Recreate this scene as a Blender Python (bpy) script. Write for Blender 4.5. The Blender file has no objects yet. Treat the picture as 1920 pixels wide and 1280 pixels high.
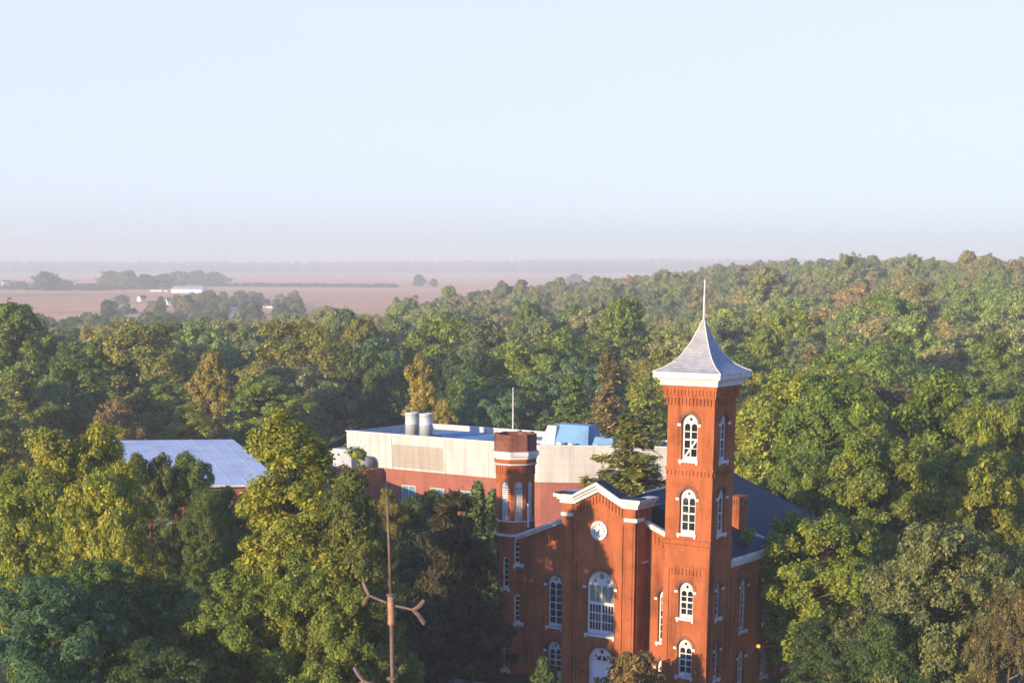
import bpy, math, random
import numpy as np
from mathutils import Vector
from mathutils.geometry import tessellate_polygon

SC = bpy.context.scene
COL = SC.collection
R = math.radians

# ------------------------------------------------------------------ camera
F_PX, PITCH, CAM_H = 3100.0, R(15), 38.0
cd = bpy.data.cameras.new('camera')
cam = bpy.data.objects.new('camera', cd)
COL.objects.link(cam)
cam.location = (0, 0, CAM_H)
cam.rotation_euler = (R(90) - PITCH, 0, 0)
cd.sensor_width = 36
cd.lens = F_PX / 1920 * 36
cd.shift_y = (492 + F_PX * math.tan(PITCH) - 640) / 1920
cd.clip_start = 0.5
cd.clip_end = 60000
SC.camera = cam

# ------------------------------------------------------------------ sky, sun, exposure
SUN_AZ, SUN_EL = 45.0, 11.5          # sun stands behind the camera, to its left
w = bpy.data.worlds.new("World")
SC.world = w
w.use_nodes = True
nt = w.node_tree
bg = nt.nodes['Background']
sky = nt.nodes.new('ShaderNodeTexSky')
sky.sky_type = 'NISHITA'
sky.sun_disc = False
sky.sun_elevation = R(SUN_EL)
sky.sun_rotation = R(180 + SUN_AZ)
sky.altitude = 100
sky.air_density = 1.0
sky.dust_density = 0.6
sky.ozone_density = 4.0
# pale morning veil near the horizon, clear blue overhead
tc = nt.nodes.new('ShaderNodeTexCoord')
sx = nt.nodes.new('ShaderNodeSeparateXYZ')
nt.links.new(tc.outputs['Generated'], sx.inputs[0])
mr = nt.nodes.new('ShaderNodeMapRange')
mr.interpolation_type = 'SMOOTHSTEP'
mr.inputs['From Min'].default_value = 0.12
mr.inputs['From Max'].default_value = 0.42
mr.inputs['To Min'].default_value = 0.88
mr.inputs['To Max'].default_value = 0.0
nt.links.new(sx.outputs[2], mr.inputs[0])
mxs = nt.nodes.new('ShaderNodeMix')
mxs.data_type = 'RGBA'
nt.links.new(mr.outputs[0], mxs.inputs[0])
blu = nt.nodes.new('ShaderNodeMix')                 # deep clear blue overhead
blu.data_type = 'RGBA'
blu.blend_type = 'MULTIPLY'
blu.inputs[0].default_value = 1.0
blu.inputs[7].default_value = (1.05, 1.22, 1.72, 1)
nt.links.new(sky.outputs[0], blu.inputs[6])
nt.links.new(blu.outputs[2], mxs.inputs[6])
lowr = nt.nodes.new('ShaderNodeMapRange')          # dusty lilac layer just above the skyline
lowr.interpolation_type = 'SMOOTHSTEP'
lowr.inputs['From Min'].default_value = 0.0
lowr.inputs['From Max'].default_value = 0.042
nt.links.new(sx.outputs[2], lowr.inputs[0])
lown = nt.nodes.new('ShaderNodeTexNoise')
lown.inputs['Scale'].default_value = 3.0
lown.inputs['Detail'].default_value = 3
lmap = nt.nodes.new('ShaderNodeMapping')
lmap.inputs['Scale'].default_value = (1, 1, 14)
nt.links.new(tc.outputs['Generated'], lmap.inputs['Vector'])
nt.links.new(lmap.outputs[0], lown.inputs['Vector'])
ladd = nt.nodes.new('ShaderNodeMath')
ladd.operation = 'MULTIPLY_ADD'
ladd.inputs[1].default_value = 0.16
nt.links.new(lown.outputs['Fac'], ladd.inputs[0])
nt.links.new(lowr.outputs[0], ladd.inputs[2])
lsub = nt.nodes.new('ShaderNodeMath')
lsub.operation = 'SUBTRACT'
lsub.use_clamp = True
lsub.inputs[1].default_value = 0.08
nt.links.new(ladd.outputs[0], lsub.inputs[0])
veil = nt.nodes.new('ShaderNodeMix')
veil.data_type = 'RGBA'
nt.links.new(lsub.outputs[0], veil.inputs[0])
veil.inputs[6].default_value = (2.48, 2.61, 2.80, 1)
veil.inputs[7].default_value = (2.84, 2.95, 3.34, 1)
nt.links.new(veil.outputs[2], mxs.inputs[7])
nt.links.new(mxs.outputs[2], bg.inputs[0])
bg.inputs[1].default_value = 0.15

sd = bpy.data.lights.new('sun', 'SUN')
sd.energy = 4.8
sd.angle = R(0.6)
sd.color = (1.0, 0.79, 0.50)
sun = bpy.data.objects.new('sun', sd)
COL.objects.link(sun)
to_sun = Vector((-math.sin(R(SUN_AZ)) * math.cos(R(SUN_EL)), -math.cos(R(SUN_AZ)) * math.cos(R(SUN_EL)), math.sin(R(SUN_EL))))
sun.rotation_euler = to_sun.to_track_quat('Z', 'Y').to_euler()
sun.location = (-60, -60, 90)

vs = SC.view_settings
vs.view_transform = 'Standard'
vs.look = 'None'
vs.gamma = 1
vs.exposure = 0.95
vs.use_curve_mapping = False
cy = SC.cycles
cy.max_bounces = 6
cy.diffuse_bounces = 3
cy.glossy_bounces = 2
cy.transmission_bounces = 3
cy.transparent_max_bounces = 6
cy.volume_bounces = 1
cy.use_denoising = True
cy.sample_clamp_indirect = 8

# ------------------------------------------------------------------ materials
def mat(name, col=(0.5, 0.5, 0.5), rough=0.6, spec=0.3, metal=0.0):
    m = bpy.data.materials.new(name)
    m.use_nodes = True
    b = m.node_tree.nodes['Principled BSDF']
    b.inputs['Base Color'].default_value = (*col, 1)
    b.inputs['Roughness'].default_value = rough
    b.inputs['Specular IOR Level'].default_value = spec
    b.inputs['Metallic'].default_value = metal
    return m

def N(m, kind, **kw):
    n = m.node_tree.nodes.new(kind)
    for k, v in kw.items():
        setattr(n, k, v)
    return n

def ramp(m, fac, stops):
    r = N(m, 'ShaderNodeValToRGB')
    e = r.color_ramp.elements
    while len(e) < len(stops):
        e.new(0.5)
    for i, (p, c) in enumerate(stops):
        e[i].position = p
        e[i].color = (*c, 1)
    m.node_tree.links.new(fac, r.inputs[0])
    return r.outputs[0]

def noise(m, vec, scale, detail=4, rough=0.6):
    n = N(m, 'ShaderNodeTexNoise')
    n.inputs['Scale'].default_value = scale
    n.inputs['Detail'].default_value = detail
    n.inputs['Roughness'].default_value = rough
    if vec is not None:
        m.node_tree.links.new(vec, n.inputs['Vector'])
    return n.outputs['Fac']

def objvec(m, scale=(1, 1, 1)):
    t = N(m, 'ShaderNodeTexCoord')
    mp = N(m, 'ShaderNodeMapping')
    mp.inputs['Scale'].default_value = scale
    m.node_tree.links.new(t.outputs['Object'], mp.inputs['Vector'])
    return mp.outputs[0]

def mixc(m, fac, a, b, mode='MIX'):
    n = N(m, 'ShaderNodeMix', data_type='RGBA', blend_type=mode)
    L = m.node_tree.links
    if isinstance(fac, (int, float)):
        n.inputs[0].default_value = fac
    else:
        L.new(fac, n.inputs[0])
    for s, v in ((6, a), (7, b)):
        if isinstance(v, tuple):
            n.inputs[s].default_value = (*v, 1)
        else:
            L.new(v, n.inputs[s])
    return n.outputs[2]

def base(m, sock):
    m.node_tree.links.new(sock, m.node_tree.nodes['Principled BSDF'].inputs['Base Color'])

def bump(m, h, strength=0.3, dist=0.05):
    n = N(m, 'ShaderNodeBump')
    n.inputs['Strength'].default_value = strength
    n.inputs['Distance'].default_value = dist
    m.node_tree.links.new(h, n.inputs['Height'])
    m.node_tree.links.new(n.outputs[0], m.node_tree.nodes['Principled BSDF'].inputs['Normal'])

def brick_mat(name, c1, c2, mortar, dirt=0.72):
    m = mat(name, rough=0.85, spec=0.15)
    L = m.node_tree.links
    t = N(m, 'ShaderNodeTexCoord')
    s = N(m, 'ShaderNodeSeparateXYZ')
    L.new(t.outputs['Object'], s.inputs[0])
    a = N(m, 'ShaderNodeMath', operation='ADD')
    L.new(s.outputs[0], a.inputs[0]); L.new(s.outputs[1], a.inputs[1])
    c = N(m, 'ShaderNodeCombineXYZ')
    L.new(a.outputs[0], c.inputs[0]); L.new(s.outputs[2], c.inputs[1])
    b = N(m, 'ShaderNodeTexBrick')
    L.new(c.outputs[0], b.inputs['Vector'])
    b.inputs['Scale'].default_value = 1.0
    b.inputs['Brick Width'].default_value = 0.23
    b.inputs['Row Height'].default_value = 0.078
    b.inputs['Mortar Size'].default_value = 0.008
    b.inputs['Color1'].default_value = (*c1, 1)
    b.inputs['Color2'].default_value = (*c2, 1)
    b.inputs['Mortar'].default_value = (*mortar, 1)
    b.inputs['Bias'].default_value = -0.1
    v = objvec(m)
    big = noise(m, v, 0.35, 5, 0.65)
    st = noise(m, objvec(m, (1.3, 1.3, 0.12)), 1.0, 4, 0.6)
    k = ramp(m, big, [(0.28, (1 - dirt * 0.62,) * 3), (0.48, (0.97, 0.97, 0.97)), (0.62, (1.12, 1.12, 1.12)), (0.78, (1.22, 1.3, 1.4))])
    k2 = ramp(m, st, [(0.30, (1 - dirt * 0.6,) * 3), (0.52, (1, 1, 1))])
    o = mixc(m, 1.0, b.outputs['Color'], k, 'MULTIPLY')
    o = mixc(m, 1.0, o, k2, 'MULTIPLY')
    base(m, o)
    bump(m, b.outputs['Fac'], -0.3, 0.01)
    return m

M = {}
M['brick'] = brick_mat('red_brick', (0.365, 0.090, 0.026), (0.280, 0.066, 0.021), (0.28, 0.13, 0.065))
M['brick_dark'] = brick_mat('weathered_brick', (0.22, 0.075, 0.045), (0.15, 0.055, 0.038), (0.20, 0.12, 0.09), 0.8)
M['brick_new'] = brick_mat('campus_brick', (0.28, 0.075, 0.05), (0.24, 0.065, 0.045), (0.30, 0.17, 0.13), 0.25)

def paint(name, c, grime, sc=0.8):
    m = mat(name, c, 0.55, 0.3)
    f = noise(m, objvec(m, (1, 1, 0.35)), sc, 5, 0.65)
    base(m, ramp(m, f, [(0.28, grime), (0.52, c), (0.8, tuple(min(0.85, x * 1.05) for x in c))]))
    return m
M['white'] = paint('white_paint', (0.54, 0.53, 0.51), (0.36, 0.34, 0.31), 1.6)
M['stone'] = paint('pale_stone', (0.60, 0.57, 0.51), (0.38, 0.34, 0.29), 1.4)
M['panel'] = paint('cream_wall_panel', (0.45, 0.43, 0.405), (0.37, 0.35, 0.33), 0.25)
M['panel_tan'] = paint('tan_wall_panel', (0.32, 0.28, 0.24), (0.27, 0.24, 0.21), 0.25)
for _k in ('panel', 'panel_tan'):
    _m = M[_k]
    _t = N(_m, 'ShaderNodeTexCoord'); _s = N(_m, 'ShaderNodeSeparateXYZ'); _c = N(_m, 'ShaderNodeCombineXYZ'); _b = N(_m, 'ShaderNodeTexBrick')
    _L = _m.node_tree.links
    _L.new(_t.outputs['Object'], _s.inputs[0]); _L.new(_s.outputs[0], _c.inputs[0]); _L.new(_s.outputs[2], _c.inputs[1]); _L.new(_c.outputs[0], _b.inputs['Vector'])
    _b.offset = 0.0
    for _i, _v in (('Scale', 1.0), ('Brick Width', 1.9), ('Row Height', 1.3), ('Mortar Size', 0.03)): _b.inputs[_i].default_value = _v
    _b.inputs['Color1'].default_value = (1, 1, 1, 1); _b.inputs['Color2'].default_value = (0.965, 0.965, 0.97, 1); _b.inputs['Mortar'].default_value = (0.80, 0.79, 0.78, 1)
    _src = _m.node_tree.nodes['Principled BSDF'].inputs['Base Color'].links[0].from_socket
    _st = ramp(_m, noise(_m, objvec(_m, (1.2, 1.2, 0.10)), 1.0, 4, 0.6), [(0.32, (0.78, 0.77, 0.76)), (0.55, (1, 1, 1))])
    base(_m, mixc(_m, 1.0, mixc(_m, 1.0, _src, _b.outputs['Color'], 'MULTIPLY'), _st, 'MULTIPLY'))
M['house_white'] = paint('white_siding', (0.72, 0.70, 0.67), (0.58, 0.56, 0.52), 0.4)
M['tan_siding'] = paint('tan_siding', (0.46, 0.36, 0.26), (0.36, 0.28, 0.2), 0.4)

def roofm(name, c1, c2, row=0.3, rough=0.6):
    m = mat(name, c1, rough, 0.12)
    L = m.node_tree.links
    t = N(m, 'ShaderNodeTexCoord')
    s = N(m, 'ShaderNodeSeparateXYZ')
    L.new(t.outputs['Object'], s.inputs[0])
    a = N(m, 'ShaderNodeMath', operation='ADD')
    L.new(s.outputs[0], a.inputs[0]); L.new(s.outputs[1], a.inputs[1])
    c = N(m, 'ShaderNodeCombineXYZ')
    L.new(a.outputs[0], c.inputs[0]); L.new(s.outputs[2], c.inputs[1])
    b = N(m, 'ShaderNodeTexBrick')
    L.new(c.outputs[0], b.inputs['Vector'])
    b.inputs['Scale'].default_value = 1.0
    b.inputs['Brick Width'].default_value = row * 1.6
    b.inputs['Row Height'].default_value = row * 0.45
    b.inputs['Mortar Size'].default_value = 0.012
    b.inputs['Color1'].default_value = (*c1, 1)
    b.inputs['Color2'].default_value = (*c2, 1)
    b.inputs['Mortar'].default_value = (*[x * 0.55 for x in c1], 1)
    f = noise(m, objvec(m), 0.5, 5, 0.7)
    k = ramp(m, f, [(0.3, (0.72, 0.72, 0.74)), (0.6, (1.05, 1.05, 1.05)), (0.75, (1.3, 1.27, 1.2))])
    base(m, mixc(m, 1.0, b.outputs['Color'], k, 'MULTIPLY'))
    bump(m, b.outputs['Fac'], -0.3, 0.01)
    return m
M['slate'] = roofm('dark_slate', (0.011, 0.018, 0.034), (0.007, 0.012, 0.024), 0.4)
M['tower_slate'] = roofm('pale_slate', (0.33, 0.325, 0.345), (0.27, 0.27, 0.295), 0.45, 0.5)
M['shingle'] = roofm('grey_shingle', (0.12, 0.115, 0.12), (0.09, 0.09, 0.095), 0.4)
M['membrane'] = paint('white_roof_membrane', (0.50, 0.53, 0.56), (0.36, 0.39, 0.42), 0.22)
M['blue_membrane'] = paint('grey_roof_membrane', (0.15, 0.27, 0.37), (0.08, 0.14, 0.20), 0.15)
for _n in ('blue_membrane',):
    _p = M[_n].node_tree.nodes['Principled BSDF']
    _p.inputs['Roughness'].default_value = 0.9
    _p.inputs['Specular IOR Level'].default_value = 0.04
M['steel'] = mat('galvanised_steel', (0.50, 0.50, 0.51), 0.6, 0.4, 0.35)
M['dark_metal'] = mat('dark_metal', (0.05, 0.05, 0.055), 0.5)
M['grey_metal'] = paint('grey_metal', (0.36, 0.38, 0.41), (0.25, 0.26, 0.28), 0.5)
M['blue_metal'] = paint('blue_metal', (0.13, 0.26, 0.42), (0.09, 0.17, 0.28), 0.3)
M['drum'] = paint('dull_grey_metal', (0.20, 0.21, 0.23), (0.12, 0.13, 0.15), 0.6)
M['rust'] = mat('rusty_iron', (0.3, 0.15, 0.09), 0.75)
_f = noise(M['rust'], objvec(M['rust']), 6.0, 5, 0.7)
base(M['rust'], ramp(M['rust'], _f, [(0.3, (0.16, 0.09, 0.07)), (0.5, (0.30, 0.16, 0.10)), (0.7, (0.42, 0.20, 0.09))]))
M['pipe'] = mat('weathered_iron_pipe', (0.25, 0.2, 0.17), 0.65)
_f = noise(M['pipe'], objvec(M['pipe']), 3.0, 5, 0.7)
base(M['pipe'], ramp(M['pipe'], _f, [(0.3, (0.08, 0.055, 0.045)), (0.6, (0.15, 0.10, 0.075)), (0.8, (0.22, 0.11, 0.065))]))
M['glass'] = mat('dark_window_glass', (0.018, 0.02, 0.026), 0.06, 0.28)
_f = noise(M['glass'], objvec(M['glass'], (0.9, 0.9, 0.5)), 1.0, 3, 0.6)
base(M['glass'], ramp(M['glass'], _f, [(0.40, (0.008, 0.009, 0.012)), (0.58, (0.022, 0.025, 0.032)), (0.72, (0.10, 0.11, 0.125))]))
M['blind'] = mat('drawn_blind_glass', (0.22, 0.215, 0.17), 0.12, 0.4)
M['teal_glass'] = mat('teal_glass', (0.10, 0.22, 0.26), 0.1, 0.5)
M['black'] = mat('black_paint', (0.015, 0.015, 0.015), 0.5)
M['door'] = paint('white_door', (0.66, 0.64, 0.66), (0.5, 0.48, 0.48), 1.0)
M['paving'] = paint('concrete_path', (0.34, 0.33, 0.31), (0.24, 0.23, 0.22), 0.4)
M['bark'] = mat('bark', (0.10, 0.075, 0.055), 0.9, 0.1)
_f = noise(M['bark'], objvec(M['bark'], (1, 1, 0.25)), 3.0, 5, 0.7)
base(M['bark'], ramp(M['bark'], _f, [(0.3, (0.05, 0.038, 0.03)), (0.7, (0.17, 0.135, 0.10))]))
bump(M['bark'], _f, 0.6, 0.05)
M['lamp'] = mat('lamp_glow', (1, 0.8, 0.4), 0.4)
_b = M['lamp'].node_tree.nodes['Principled BSDF']
_b.inputs['Base Color'].default_value = (0.5, 0.3, 0.08, 1)
_b.inputs['Emission Color'].default_value = (1, 0.55, 0.06, 1)
_b.inputs['Emission Strength'].default_value = 0.62

def leaf_mat(name, trans=0.40):
    m = mat(name, rough=0.55, spec=0.25)
    L = m.node_tree.links
    oi = N(m, 'ShaderNodeObjectInfo')
    ge = N(m, 'ShaderNodeNewGeometry')
    k = ramp(m, ge.outputs['Random Per Island'], [(0.0, (0.50, 0.55, 0.50)), (0.45, (0.95, 1.0, 0.9)), (0.8, (1.35, 1.28, 1.0)), (1.0, (2.0, 1.65, 1.1))])
    k2 = ramp(m, oi.outputs['Random'], [(0.0, (0.82, 0.92, 0.95)), (0.5, (1, 1, 1)), (1.0, (1.15, 1.05, 0.9))])
    nz = noise(m, objvec(m), 0.35, 2, 0.5)
    k3 = ramp(m, nz, [(0.35, (0.82, 0.9, 0.95)), (0.65, (1.2, 1.1, 0.95))])
    ia = N(m, 'ShaderNodeAttribute', attribute_type='INSTANCER', attribute_name='tint')
    c = mixc(m, 1.0, oi.outputs['Color'], ia.outputs['Color'], 'ADD')
    c = mixc(m, 1.0, c, k, 'MULTIPLY')
    c = mixc(m, 1.0, c, k2, 'MULTIPLY')
    c = mixc(m, 1.0, c, k3, 'MULTIPLY')
    base(m, c)
    tr = N(m, 'ShaderNodeBsdfTranslucent')
    L.new(c, tr.inputs['Color'])
    mx = N(m, 'ShaderNodeMixShader')
    mx.inputs[0].default_value = trans
    out = m.node_tree.nodes['Material Output']
    L.new(m.node_tree.nodes['Principled BSDF'].outputs[0], mx.inputs[1])
    L.new(tr.outputs[0], mx.inputs[2])
    L.new(mx.outputs[0], out.inputs['Surface'])
    return m
M['leaf'] = leaf_mat('foliage')
M['needle'] = leaf_mat('needles', 0.12)

# ------------------------------------------------------------------ mesh helpers
class MB:
    def __init__(s):
        s.v, s.f = [], []
    def poly(s, pts, faces):
        n = len(s.v)
        s.v += [tuple(p) for p in pts]
        s.f += [tuple(i + n for i in q) for q in faces]
    def box(s, x0, x1, y0, y1, z0, z1, T=None):
        p = [(x0, y0, z0), (x1, y0, z0), (x1, y1, z0), (x0, y1, z0), (x0, y0, z1), (x1, y0, z1), (x1, y1, z1), (x0, y1, z1)]
        if T: p = [T(*q) for q in p]
        s.poly(p, [(0, 3, 2, 1), (4, 5, 6, 7), (0, 1, 5, 4), (1, 2, 6, 5), (2, 3, 7, 6), (3, 0, 4, 7)])
    def prism(s, ring, z0, z1, T=None, ring2=None):
        ring2 = ring2 or ring
        n = len(ring)
        p = [(x, y, z0) for x, y in ring] + [(x, y, z1) for x, y in ring2]
        if T: p = [T(*q) for q in p]
        s.poly(p, [tuple(range(n - 1, -1, -1)), tuple(range(n, 2 * n))] + [(i, (i + 1) % n, n + (i + 1) % n, n + i) for i in range(n)])
    def tube(s, pts, rad, n=8):
        pts = [Vector(p) for p in pts]
        k = len(s.v)
        up = None
        for i, p in enumerate(pts):
            d = (pts[min(i + 1, len(pts) - 1)] - pts[max(i - 1, 0)]).normalized()
            a = d.orthogonal().normalized() if up is None else (up - d * up.dot(d)).normalized()
            up = a
            b = d.cross(a)
            r = rad[i] if isinstance(rad, (list, tuple)) else rad
            for j in range(n):
                t = 2 * math.pi * j / n
                s.v.append(tuple(p + (a * math.cos(t) + b * math.sin(t)) * r))
        for i in range(len(pts) - 1):
            for j in range(n):
                s.f.append((k + i * n + j, k + i * n + (j + 1) % n, k + (i + 1) * n + (j + 1) % n, k + (i + 1) * n + j))
        s.f.append(tuple(k + j for j in range(n - 1, -1, -1)))
        s.f.append(tuple(k + (len(pts) - 1) * n + j for j in range(n)))
    def lathe(s, prof, c=(0, 0, 0), n=16, off=0.0):
        k = len(s.v)
        for r, z in prof:
            for j in range(n):
                t = 2 * math.pi * (j + off) / n
                s.v.append((c[0] + r * math.cos(t), c[1] + r * math.sin(t), c[2] + z))
        for i in range(len(prof) - 1):
            for j in range(n):
                s.f.append((k + i * n + j, k + i * n + (j + 1) % n, k + (i + 1) * n + (j + 1) % n, k + (i + 1) * n + j))
        s.f.append(tuple(k + j for j in range(n - 1, -1, -1)))
        s.f.append(tuple(k + (len(prof) - 1) * n + j for j in range(n)))
    def plate(s, outer, holes, c0, c1, T):
        """flat plate with real holes: outline in (a, b), depth from c0 to c1, mapped by T(a, b, c)"""
        loops = [outer] + list(holes)
        flat = [p for l in loops for p in l]
        tris = tessellate_polygon([[Vector((a, b, 0)) for a, b in l] for l in loops])
        n = len(flat)
        pts = [T(a, b, c1) for a, b in flat] + [T(a, b, c0) for a, b in flat]
        fs = [tuple(t) for t in tris] + [tuple(i + n for i in reversed(t)) for t in tris]
        k = 0
        for l in loops:
            m = len(l)
            for i in range(m):
                j = (i + 1) % m
                fs.append((k + i, k + j, n + k + j, n + k + i))
            k += m
        s.poly(pts, fs)
    def build(s, name, m, parent=None, smooth=False):
        me = bpy.data.meshes.new(name)
        me.from_pydata(s.v, [], s.f)
        me.materials.append(m)
        if smooth:
            me.polygons.foreach_set('use_smooth', [True] * len(me.polygons))
        o = bpy.data.objects.new(name, me)
        COL.objects.link(o)
        if parent: o.parent = parent
        return o

def tag(o, label=None, cat=None, group=None, kind=None):
    for k, v in (('label', label), ('category', cat), ('group', group), ('kind', kind)):
        if v: o[k] = v
    return o

def empty(name, loc, rz=0.0):
    o = bpy.data.objects.new(name, None)
    o.empty_display_size = 1
    o.location = loc
    o.rotation_euler = (0, 0, rz)
    COL.objects.link(o)
    return o

# pixel-measured survey helper: a point of the place at distance y in front of the camera
YP = 492 + F_PX * math.tan(PITCH)
def at(px, py, d):
    a, b = (px - 960) / F_PX, -(py - YP) / F_PX
    r = Vector((a, math.cos(PITCH) + b * math.sin(PITCH), -math.sin(PITCH) + b * math.cos(PITCH)))
    return Vector((0, 0, CAM_H)) + r * (d / r.y)

def S(t):
    t = np.clip(t, 0, 1)
    return t * t * (3 - 2 * t)
def terrain(x, y):
    x = np.asarray(x, float); y = np.asarray(y, float)
    z = 17 * S((x - 25) / 200) * S((y - 230) / 430) * (1 - S((y - 1300) / 900))
    z = z + 3.0 * S((y - 300) / 300) * np.sin(x / 95 + 1.0) * np.sin(y / 140) * (1 - S((y - 1200) / 500))
    z = z + 27 * S((y - 6100) / 1600) * (0.8 + 0.2 * np.sin(x / 1900 + 0.6) + 0.12 * np.sin(x / 610))
    return z

# ------------------------------------------------------------------ ground
def ground():
    ys = np.concatenate([np.linspace(-250, 200, 12), np.linspace(225, 1600, 64), np.geomspace(1700, 21000, 60)])
    ss = np.linspace(-1, 1, 141)
    ss = np.sign(ss) * np.abs(ss) ** 1.5 * 1.0
    V, Fc = [], []
    for y in ys:
        x = ss * (max(y, 0) * 0.62 + 260)
        z = terrain(x, np.full_like(x, y))
        V += [(float(a), float(y), float(b)) for a, b in zip(x, z)]
    n = len(ss)
    for i in range(len(ys) - 1):
        for j in range(n - 1):
            Fc.append((i * n + j, i * n + j + 1, (i + 1) * n + j + 1, (i + 1) * n + j))
    m = mat('ground_soil_and_fields', rough=0.95, spec=0.1)
    L = m.node_tree.links
    t = N(m, 'ShaderNodeTexCoord')
    s = N(m, 'ShaderNodeSeparateXYZ')
    L.new(t.outputs['Object'], s.inputs[0])
    # woodland floor and lawn near, harvested fields in long strips beyond
    nz = noise(m, t.outputs['Object'], 0.12, 6, 0.7)
    near = ramp(m, nz, [(0.35, (0.035, 0.04, 0.016)), (0.55, (0.06, 0.065, 0.022)), (0.7, (0.09, 0.07, 0.035))])
    mp = N(m, 'ShaderNodeMapping')
    mp.inputs['Scale'].default_value = (0.0009, 0.0042, 1)
    L.new(t.outputs['Object'], mp.inputs['Vector'])
    vo = N(m, 'ShaderNodeTexVoronoi')
    vo.distance = 'CHEBYCHEV'
    vo.inputs['Scale'].default_value = 1.0
    vo.inputs['Randomness'].default_value = 0.75
    L.new(mp.outputs[0], vo.inputs['Vector'])
    sp = N(m, 'ShaderNodeSeparateColor')
    L.new(vo.outputs['Color'], sp.inputs[0])
    far = ramp(m, sp.outputs[0], [(0.0, (0.62, 0.29, 0.13)), (0.3, (0.72, 0.40, 0.19)), (0.62, (0.66, 0.33, 0.15)), (0.84, (0.55, 0.31, 0.14)), (1.0, (0.28, 0.23, 0.11))])
    rows = noise(m, objvec(m, (0.0012, 0.03, 1)), 1.0, 5, 0.7)
    far = mixc(m, 1.0, far, ramp(m, rows, [(0.3, (0.78, 0.78, 0.76)), (0.6, (1.06, 1.06, 1.06))]), 'MULTIPLY')
    mr = N(m, 'ShaderNodeMapRange')
    mr.inputs['From Min'].default_value = 760
    mr.inputs['From Max'].default_value = 900
    L.new(s.outputs[1], mr.inputs[0])
    mr2 = N(m, 'ShaderNodeMapRange')
    mr2.inputs['From Min'].default_value = 6150
    mr2.inputs['From Max'].default_value = 6300
    L.new(s.outputs[1], mr2.inputs[0])
    far = mixc(m, mr2.outputs[0], far, (0.05, 0.075, 0.045))
    base(m, mixc(m, mr.outputs[0], near, far))
    me = bpy.data.meshes.new('ground')
    me.from_pydata(V, [], Fc)
    me.materials.append(m)
    me.polygons.foreach_set('use_smooth', [True] * len(me.polygons))
    o = bpy.data.objects.new('ground', me)
    COL.objects.link(o)
    tag(o, kind='structure')
ground()

# ------------------------------------------------------------------ arched windows
def arch(x0, x1, b0, b1, n=12, point=0.0):
    """outline with a round head, counter-clockwise from bottom left"""
    r = (x1 - x0) / 2
    c = (x0 + x1) / 2
    p = [(x0, b0), (x1, b0)]
    for i in range(n + 1):
        t = math.pi * i / n
        p.append((c + r * math.cos(t), b1 - r + r * math.sin(t) * (1 + point * 0)))
    return p
def rect(x0, x1, b0, b1):
    return [(x0, b0), (x1, b0), (x1, b1), (x0, b1)]
def circ(x, b, r, n=12):
    return [(x + r * math.cos(2 * math.pi * i / n), b + r * math.sin(2 * math.pi * i / n)) for i in range(n)]

def light_cells(x0, x1, b0, b1, rows, bar=0.06, cols=1, thick=None):
    """the panes of one lancet: rows of cells, the top one round-headed"""
    out = []
    cw = (x1 - x0 - bar * 0.6 * (cols - 1)) / cols
    h = (b1 - b0 + bar) / rows
    for r_ in range(rows):
        lo = b0 + r_ * h
        hi = lo + h - bar
        if thick is not None and r_ == thick: lo += bar
        if r_ == rows - 1:
            out.append(arch(x0, x1, lo, hi, 8))
        else:
            for c in range(cols):
                a = x0 + c * (cw + bar * 0.6)
                out.append(rect(a, a + cw, lo, hi))
    return out

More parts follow.
